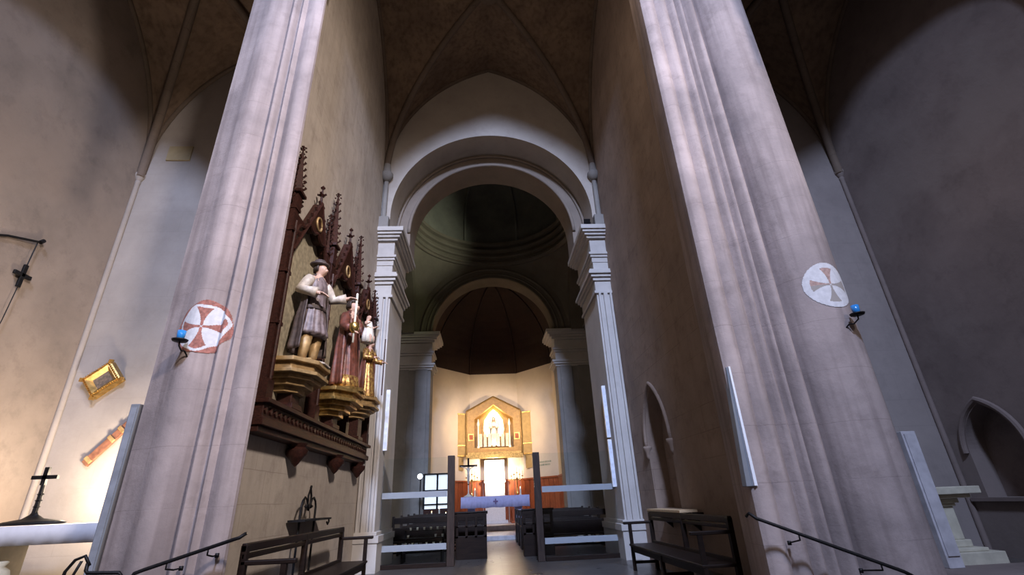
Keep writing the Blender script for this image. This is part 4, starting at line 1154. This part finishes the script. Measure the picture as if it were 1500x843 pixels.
# stone altar in the right chapel
t = thing('stone_altar', 'small yellowish stone altar on a single pillar in the right chapel', 'altar', (7.35, 8.3, SF))
bm = B(); box(bm, 6.75, 7.95, 8.0, 8.7, -.19, -.08); box(bm, 6.85, 7.8, 8.06, 8.6, -.25, -.19); mk('slab', bm, M['stone_y'], t, bevel=.01)
for c in ((7.48, 8.3), (6.85, 8.3)):
    bm = B(); stepped(bm, c[0]-.09, c[0]+.09, c[1]-.09, c[1]+.09, [(-.95, -.85, .05), (-.85, -.37, 0), (-.37, -.32, .03), (-.32, -.25, .07)]); mk('leg', bm, M['stone_y'], t, bevel=.01)
bm = B(); box(bm, 6.5, 7.85, 7.9, 8.8, SF, -1.0); box(bm, 6.6, 7.7, 8.0, 8.7, -1.0, -.95); mk('plinth', bm, M['stone_y'], t, bevel=.01)
bm = B(); box(bm, 5.6, 8.65, 7.0, 7.9, SF-.02, SF+.04); structure('floor_step', bm, M['wall_rr'], bevel=.01)

# ------------------------------------------------------------------ carved altarpiece on the left wall
AX = XL                    # wall plane
ret = thing('altarpiece', 'carved gothic walnut altarpiece with three arched bays on the left chancel wall', 'altarpiece', (AX, 9.2, .95))
def ybox(bm, y0, y1, d0, d1, z0, z1, mi=0): box(bm, AX+d0, AX+d1, y0, y1, z0, z1, mi)
U = [6.45, 8.35, 10.25, 12.05]
bm = B()
ybox(bm, 6.35, 12.2, .0, .26, 1.02, 1.12); ybox(bm, 6.38, 12.15, .0, .20, .94, 1.02); ybox(bm, 6.4, 12.1, .0, .22, 1.12, 1.30); ybox(bm, 6.35, 12.2, .0, .30, 1.30, 1.36)
for k in range(36):
    y = 6.45+k*.158; boxm(bm, Matrix.Translation((AX+.23, y, 1.21)) @ Matrix.Rotation(PI/4, 4, 'X'), .03, .07, .07)
mk('base_beam', bm, M['walnut'], ret, bevel=.008)
for y in (7.95, 10.0, 11.75):
    bm = B(); lathe(bm, [(.01, .62), (.05, .66), (.09, .72), (.16, .80), (.17, .86), (.12, .90), (.16, .96)], (AX+.14, y), 14)
    mk('pendant_boss', bm, M['walnut'], ret, smooth=True, angle=40)
# back panels
for i in range(3):
    bm = B(); a, b_ = U[i]+.1, U[i+1]-.1
    m_ = (a+b_)/2; h = (b_-a)/2
    pts = [(a, 1.36), (b_, 1.36), (b_, 3.6)] + [(m_+h*t_, 3.6+arch_h(t_, 1.0, h)) for t_ in [math.cos(PI*k/14) for k in range(1, 14)]] + [(a, 3.6)]
    prism(bm, pts, AX+.01, AX+.05, axis='x'); mk('back_panel', bm, M['backing'], ret)
# buttress posts with pinnacles
def pinnacle(bm, y, d, z0, z1, w):
    n = 4
    ybox(bm, y-w/2, y+w/2, d-w/2, d+w/2, z0, z0+.25*(z1-z0))
    za = z0+.25*(z1-z0)
    ybox(bm, y-w*.75, y+w*.75, d-w*.75, d+w*.75, za-.03, za+.02)
    lathe(bm, [(w*.6, za), (w*.12, z1-.1), (w*.1, z1-.1)], (AX+d, y), 4)
    k = 6
    for i in range(k):
        z = za+(z1-.18-za)*(i+.5)/k; r = w*.6*(1-(i+.5)/k)+.02
        for a in range(4):
            an = a*PI/2+PI/4*0
            tube(bm, [(AX+d+r*math.cos(an), y+r*math.sin(an), z), (AX+d+(r+.035)*math.cos(an), y+(r+.035)*math.sin(an), z+.035), (AX+d+(r+.02)*math.cos(an), y+(r+.02)*math.sin(an), z+.06)], [.016, .02, .008], 5)
    # finial: two tiers of leaves
    for z, s in ((z1-.1, .055), (z1-.02, .04)):
        for a in range(4):
            an = a*PI/2
            lathe(bm, [(.0, z-.02), (.022, z), (.0, z+.025)], (AX+d+s*math.cos(an), y+s*math.sin(an)), 5, cap=False)
    lathe(bm, [(.012, z1-.12), (.018, z1-.04), (.024, z1), (.0, z1+.04)], (AX+d, y), 6, cap=False)
for i, (y, top) in enumerate(zip(U, (5.55, 5.95, 6.05, 5.4))):
    bm = B(); w = .15
    ybox(bm, y-.10, y+.10, 0, .24, 1.36, 1.62); ybox(bm, y-w/2, y+w/2, 0, .20, 1.62, 4.3)
    tube(bm, [(AX+.22, y, 1.62), (AX+.22, y, 4.1)], .03, 8)
    for z in (2.4, 3.2, 3.9): ybox(bm, y-.09, y+.09, 0, .23, z, z+.05)
    mk('buttress', bm, M['walnut'], ret)
    bm = B(); pinnacle(bm, y, .13, 4.3, top, .17)
    for dy in (-.17, .17): pinnacle(bm, y+dy, .10, 4.2, 4.3+(top-4.3)*.62, .08)
    mk('pinnacle', bm, M['walnut'], ret)
# gabled canopies with cusped arches
for i in range(3):
    a, b_ = U[i], U[i+1]; m_ = (a+b_)/2; h = (b_-a)/2
    zc = 3.62; apex = 5.05 if i != 1 else 5.3
    bm = B()
    n = 28
    def curve(t_): 
        # pointed trefoil underside
        return zc+arch_h(t_, .82, h)-.10*abs(math.sin(2.5*PI*t_))
    for k in range(n):
        t0, t1 = -1+2*k/n, -1+2*(k+1)/n
        y0, y1 = m_+h*t0, m_+h*t1
        top = lambda t_: max(4.28, apex-abs(t_)*1.6)
        z = [curve(t0), curve(t1), top(t1), top(t0)]
        v = [bm.verts.new((AX+d, yy, zz)) for d in (.04, .19) for yy, zz in ((y0, z[0]), (y1, z[1]), (y1, z[2]), (y0, z[3]))]
        for q in ((0, 1, 2, 3), (4, 7, 6, 5), (0, 4, 5, 1), (3, 2, 6, 7)): bm.faces.new([v[j] for j in q])
    mk('canopy', bm, M['walnut'], ret)
    # coping, crockets and finial of the gable
    bm = B()
    for s in (-1, 1):
        P0 = (AX+.19, m_+s*h*.9, apex-.9*1.55); P1 = (AX+.19, m_, apex+.02)
        tube(bm, [P0, P1], .035, 6)
        for k in range(7):
            f = (k+.5)/7; y = P0[1]+(P1[1]-P0[1])*f; z = P0[2]+(P1[2]-P0[2])*f
            tube(bm, [(AX+.19, y, z), (AX+.19, y+s*.05, z+.07), (AX+.19, y+s*.02, z+.11)], [.02, .028, .01], 5)
    tube(bm, [(AX+.19, m_+h*t_, curve(t_)) for t_ in [math.sin(PI/2*k/16) for k in range(-16, 17)]], .03, 6)
    mk('moulding', bm, M['walnut'], ret, smooth=True, angle=50)
    bm = B(); lathe(bm, [(.03, apex), (.02, apex+.16), (.06, apex+.2), (.02, apex+.24), (.015, apex+.32), (.045, apex+.36), (.0, apex+.42)], (AX+.17, m_), 8)
    for an in range(4): tube(bm, [(AX+.17, m_, apex+.18), (AX+.17+.08*math.cos(an*PI/2), m_+.08*math.sin(an*PI/2), apex+.22)], .02, 5)
    mk('finial', bm, M['walnut'], ret)
    # pierced roundel in the gable
    bm = B(); tube(bm, [(AX+.2, m_+.12*math.cos(t_), 4.62+.12*math.sin(t_)) for t_ in [2*PI*k/20 for k in range(21)]], .022, 6)
    mk('roundel', bm, M['ochre'], ret, smooth=True)
# brackets and consoles
def console(y, w, d, z0, z1, mat, nm='console'):
    bm = B()
    def oct_(r, rd): 
        return [(AX+0.03, y-r), (AX+rd*.6, y-r), (AX+rd, y-r*.45), (AX+rd, y+r*.45), (AX+rd*.6, y+r), (AX+.03, y+r)]
    hh = z1-z0
    for f0, f1, s in ((.0, .18, .55), (.18, .36, .72), (.36, .5, .88), (.5, .62, 1.04), (.62, .86, .94), (.86, 1.0, 1.06)):
        prism(bm, oct_(w/2*s, d*s), z0+hh*f0, z0+hh*f1)
    mk(nm, bm, mat, ret, bevel=.008)
console(7.30, 1.15, .60, 1.58, 2.02, M['ochre'])
console(9.30, 1.25, .66, 1.56, 2.02, M['gold'])
console(11.15, 1.1, .58, 1.82, 2.25, M['ochre'])
for y, z1 in ((7.30, 1.6), (9.3, 1.58), (11.15, 1.84)):
    bm = B(); ybox(bm, y-.16, y+.16, .03, .26, 1.34, z1); ybox(bm, y-.2, y+.2, .03, .30, 1.36, 1.44); mk('bracket', bm, M['walnut'], ret, bevel=.01)

def cross_xz(bm, *a): pass
# saint with a tunic and bare boots
def extra1(t, H):
    bm = B()
    for s in (-1, 1): tube(bm, [(s*.066*H, .015*H, .045*H), (s*.063*H, .005*H, .15*H), (s*.062*H, -.01*H, .26*H)], [.034*H, .045*H, .05*H], 12)
    for s in (-1, 1): tube(bm, [(s*.066*H, .02*H, .025*H), (s*.075*H, -.09*H, .02*H)], [.034*H, .026*H], 10)
    mk('boots', bm, M['ochre'], t, smooth=True)
    bm = B(); lathe(bm, [(.115*H, .505*H), (.118*H, .52*H), (.112*H, .54*H)], (0, 0), 20, 1, .78, cap=False); o = mk('belt', bm, M['darkrobe'], t); o.modifiers.new('t', 'SOLIDIFY').thickness = .01
    bm = B(); lathe(bm, [(.2*H, .0), (.2*H, .012*H), (.17*H, .022*H)], (0, 0), 8, 1, .9); mk('rocky_base', bm, M['palesleeve'], t)
    bm = B(); lathe(bm, [(.0, .955*H), (.075*H, .965*H), (.09*H, .98*H), (.055*H, .99*H), (.05*H, 1.02*H), (.01*H, 1.03*H)], (0, .01*H), 20, cap=False); mk('hat', bm, M['darkrobe'], t, smooth=True)
tunic = [(.27, .15, .12), (.4, .12, .095), (.52, .10, .078), (.62, .095, .07), (.72, .11, .078), (.80, .105, .062), (.845, .045, .042)]
new_statue('carved man in a grey tunic and dark cloak on the console nearest the pier', (AX+.36, 7.30, 2.02), 1.78, PI/2-.35,
           (((-.19, .02, .66), (-.12, -.13, .62)), ((.19, -.03, .68), (.25, -.16, .70))), (.02, 0), M['skin'], M['greyrobe'], tunic,
           cloak=(M['darkrobe'], [(.12, .19, .15), (.35, .17, .135), (.6, .14, .1), (.78, .13, .08), (.86, .06, .055)], -.3, PI+.3), hairm=M['hair'], sleeves=M['palesleeve'], extra=extra1, folds=13)
# central saint with child and candle
def extra2(t, H):
    bm = B(); tube(bm, [(-.20*H, -.17*H, .45*H), (-.20*H, -.17*H, .98*H)], .011*H, 8); mk('candle', bm, M['wax'], t, smooth=True)
    bm = B(); lathe(bm, [(.02*H, .55*H), (.045*H, .58*H), (.05*H, .64*H), (.03*H, .66*H)], (-.2*H, -.17*H), 12); mk('gilt_holder', bm, M['brass'], t, smooth=True)
    # the child on the arm: one continuous little figure and its gown
    J = []; E = []
    def a(p, r, f=None):
        J.append(((p[0]*H, p[1]*H, p[2]*H), r*H)); 
        if f is not None: E.append((f, len(J)-1))
        return len(J)-1
    p0 = a((.10, -.14, .66), .035); p1 = a((.10, -.135, .74), .036, p0); p2 = a((.10, -.135, .785), .016, p1); h0 = a((.10, -.14, .82), .034, p2); a((.10, -.135, .85), .022, h0); a((.095, -.178, .822), .006, h0)
    for s in (-1, 1):
        s0 = a((.10+s*.045, -.14, .755), .016, p1); s1 = a((.10+s*.08, -.16, .72), .013, s0); s2 = a((.10+s*.075, -.2, .735), .009, s1)
        for q in range(4): a((.10+s*.075+(q-1.5)*.006, -.215, .738), .003, s2)
        l0 = a((.10+s*.025, -.16, .64), .022, p0); l1 = a((.10+s*.03, -.2, .6), .016, l0); a((.10+s*.03, -.195, .53), .011, l1)
    skin_body('child', J, E, t, M['skin'])
    bm = B(); robe(bm, H, [(.54, .07, .065), (.62, .065, .06), (.7, .05, .045), (.77, .035, .03)], 7, .08, dx=.10, dy=-.15, n=32); mk('child_gown', bm, M['whiterobe'], t, smooth=True)
    bm = B(); lathe(bm, [(.21*H, -.0), (.21*H, .03*H), (.18*H, .04*H)], (0, 0), 8); mk('gilt_base', bm, M['gold'], t)
    bm = B(); robe(bm, H, [(.02, .158, .128), (.1, .15, .121), (.16, .142, .115)], 11, .07, n=66); mk('gilded_hem', bm, M['goldrobe'], t, smooth=True)
new_statue('carved figure in a red-brown robe holding a candle and a child in white', (AX+.38, 9.30, 2.02), 1.92, PI/2-.3,
           (((-.17, -.03, .66), (-.19, -.14, .60)), ((.17, -.03, .66), (.11, -.13, .63))), (-.01, 0), M['skin'], M['redrobe'], long_robe,
           cloak=(M['redrobe'], [(.06, .175, .14), (.4, .16, .12), (.7, .135, .09), (.82, .1, .07), (.87, .06, .055)], -.5, PI+.5), hairm=M['hair'], sleeves=M['redrobe'], extra=extra2)
def extra3(t, H):
    bm = B(); lathe(bm, [(.19*H, 0), (.19*H, .03*H), (.16*H, .04*H)], (0, 0), 8); mk('gilt_base', bm, M['gold'], t)
    bm = B(); tube(bm, [(.2*H, -.16*H, .1*H), (.2*H, -.16*H, 1.05*H)], .01*H, 8); mk('staff', bm, M['walnut'], t)
new_statue('smaller statue in a gilded brocade robe on the console farthest from the pier', (AX+.34, 11.15, 2.25), 1.45, PI/2-.3,
           (((-.16, -.03, .65), (-.07, -.14, .66)), ((.17, -.03, .66), (.19, -.15, .64))), (0, 0), M['skin'], M['goldrobe'], long_robe,
           cloak=(M['redrobe'], [(.06, .2, .15), (.5, .16, .12), (.8, .11, .075), (.87, .06, .055)], -.3, PI+.3), hairm=M['hair'], sleeves=M['goldrobe'], extra=extra3)

# ------------------------------------------------------------------ camera
cam = bpy.data.cameras.new('camera'); co = bpy.data.objects.new('camera', cam); COL.objects.link(co)
Zc = Vector((-70, 1551.5, -697)).normalized(); Yc = Vector((-35, -313.5, -697)); Yc = (Yc-Zc*Yc.dot(Zc)).normalized(); Xc = Yc.cross(Zc)
Rm = Matrix((Xc, Yc, Zc))          # rows: world axes in camera coordinates
co.matrix_world = Rm.to_4x4(); co.location = (0, 0, 0)
cam.sensor_width = 36; cam.lens = 697/1500*36; cam.clip_start = .05; cam.clip_end = 200
SC.camera = co

# ------------------------------------------------------------------ lights
def area(name, loc, target, size, power, color, shape='DISK', spread=None):
    l = bpy.data.lights.new(name, 'AREA'); l.shape = shape; l.size = size; l.energy = power; l.color = color
    if spread: l.spread = spread
    o = bpy.data.objects.new(name, l); COL.objects.link(o); o.location = loc
    o.rotation_euler = (Vector(target)-Vector(loc)).to_track_quat('-Z', 'Y').to_euler(); return o
def point(name, loc, power, color, r=.1):
    l = bpy.data.lights.new(name, 'POINT'); l.energy = power; l.color = color; l.shadow_soft_size = r
    o = bpy.data.objects.new(name, l); COL.objects.link(o); o.location = loc; return o
def spot(name, loc, target, power, color, ang=60, blend=.6, r=.1):
    l = bpy.data.lights.new(name, 'SPOT'); l.energy = power; l.color = color; l.spot_size = math.radians(ang); l.spot_blend = blend; l.shadow_soft_size = r
    o = bpy.data.objects.new(name, l); COL.objects.link(o); o.location = loc
    o.rotation_euler = (Vector(target)-Vector(loc)).to_track_quat('-Z', 'Y').to_euler(); return o
area('west_window_light', (0, -12, 20), (.3, 10, 4), 2.6, 1300, (.54, .66, 1.0), spread=math.radians(56))
area('south_window_light', (8, -7, 12), (-3.1, 8.6, 3), 1.8, 330, (.98, .86, .80), spread=math.radians(48))
point('chapel_uplight', (-5.9, 8.3, .5), 260, (1, .82, .60), .12)
point('shrine_lamp', (.38, 26.52, 4.45), 60, (1, .76, .40), .06)
point('shrine_lamp_low', (.38, 26.3, 2.9), 6, (1, .76, .40), .06)
spot('tabernacle_spot', (.38, 25.0, 1.1), (.38, 27, 1.45), 1300, (1, .84, .6), 95, 1.0)
area('apse_lamp_left', (-1.9, 22.9, 4.2), (1.2, 27, 3.2), .5, 85, (1, .74, .46), spread=math.radians(95))
area('apse_lamp_right', (2.7, 22.9, 4.2), (-.4, 27, 3.2), .5, 85, (1, .74, .46), spread=math.radians(95))
spot('dome_uplight', (3.3, 15.6, 8.3), (-2.6, 19.4, 11.6), 1400, (.84, .92, .72), 46, 1.0)
spot('arm_spot', (3.5, 15.2, 7.9), (-3.6, 21.0, 8.4), 220, (.75, .95, .45), 22)
point('left_chapel_fill', (-6.2, 6.3, 4.6), 16, (1, .86, .74), .5)  # unseen fill, added to soften the shade in the left bay
point('right_chapel_fill', (6.4, 6.0, 4.8), 24, (1, .84, .76), .5)  # added fill without a fixture, evens out the right vault and walls
point('crossing_fill', (.4, 18.5, 5.5), 30, (1, .82, .6), .3)  # extra fill put in to brighten the crossing arches
point('chancel_vault_fill', (.3, 6.75, 9.6), 80, (1, .80, .62), .3)  # unseen source added because bounced light leaves the vault too dark

W = bpy.data.worlds.new('world'); SC.world = W; W.use_nodes = True
bg = W.node_tree.nodes['Background']; bg.inputs[0].default_value = (.62, .48, .40, 1); bg.inputs[1].default_value = .20

SC.view_settings.view_transform = 'Standard'; SC.view_settings.look = 'None'; SC.view_settings.gamma = 1; SC.view_settings.use_curve_mapping = False
SC.view_settings.exposure = 0

# lift everything so that the chancel floor is at z = 0
for o in list(COL.objects):
    if o.parent is None: o.location.z += LIFT
for o in COL.objects:
    if '_w' in o.keys(): del o['_w']
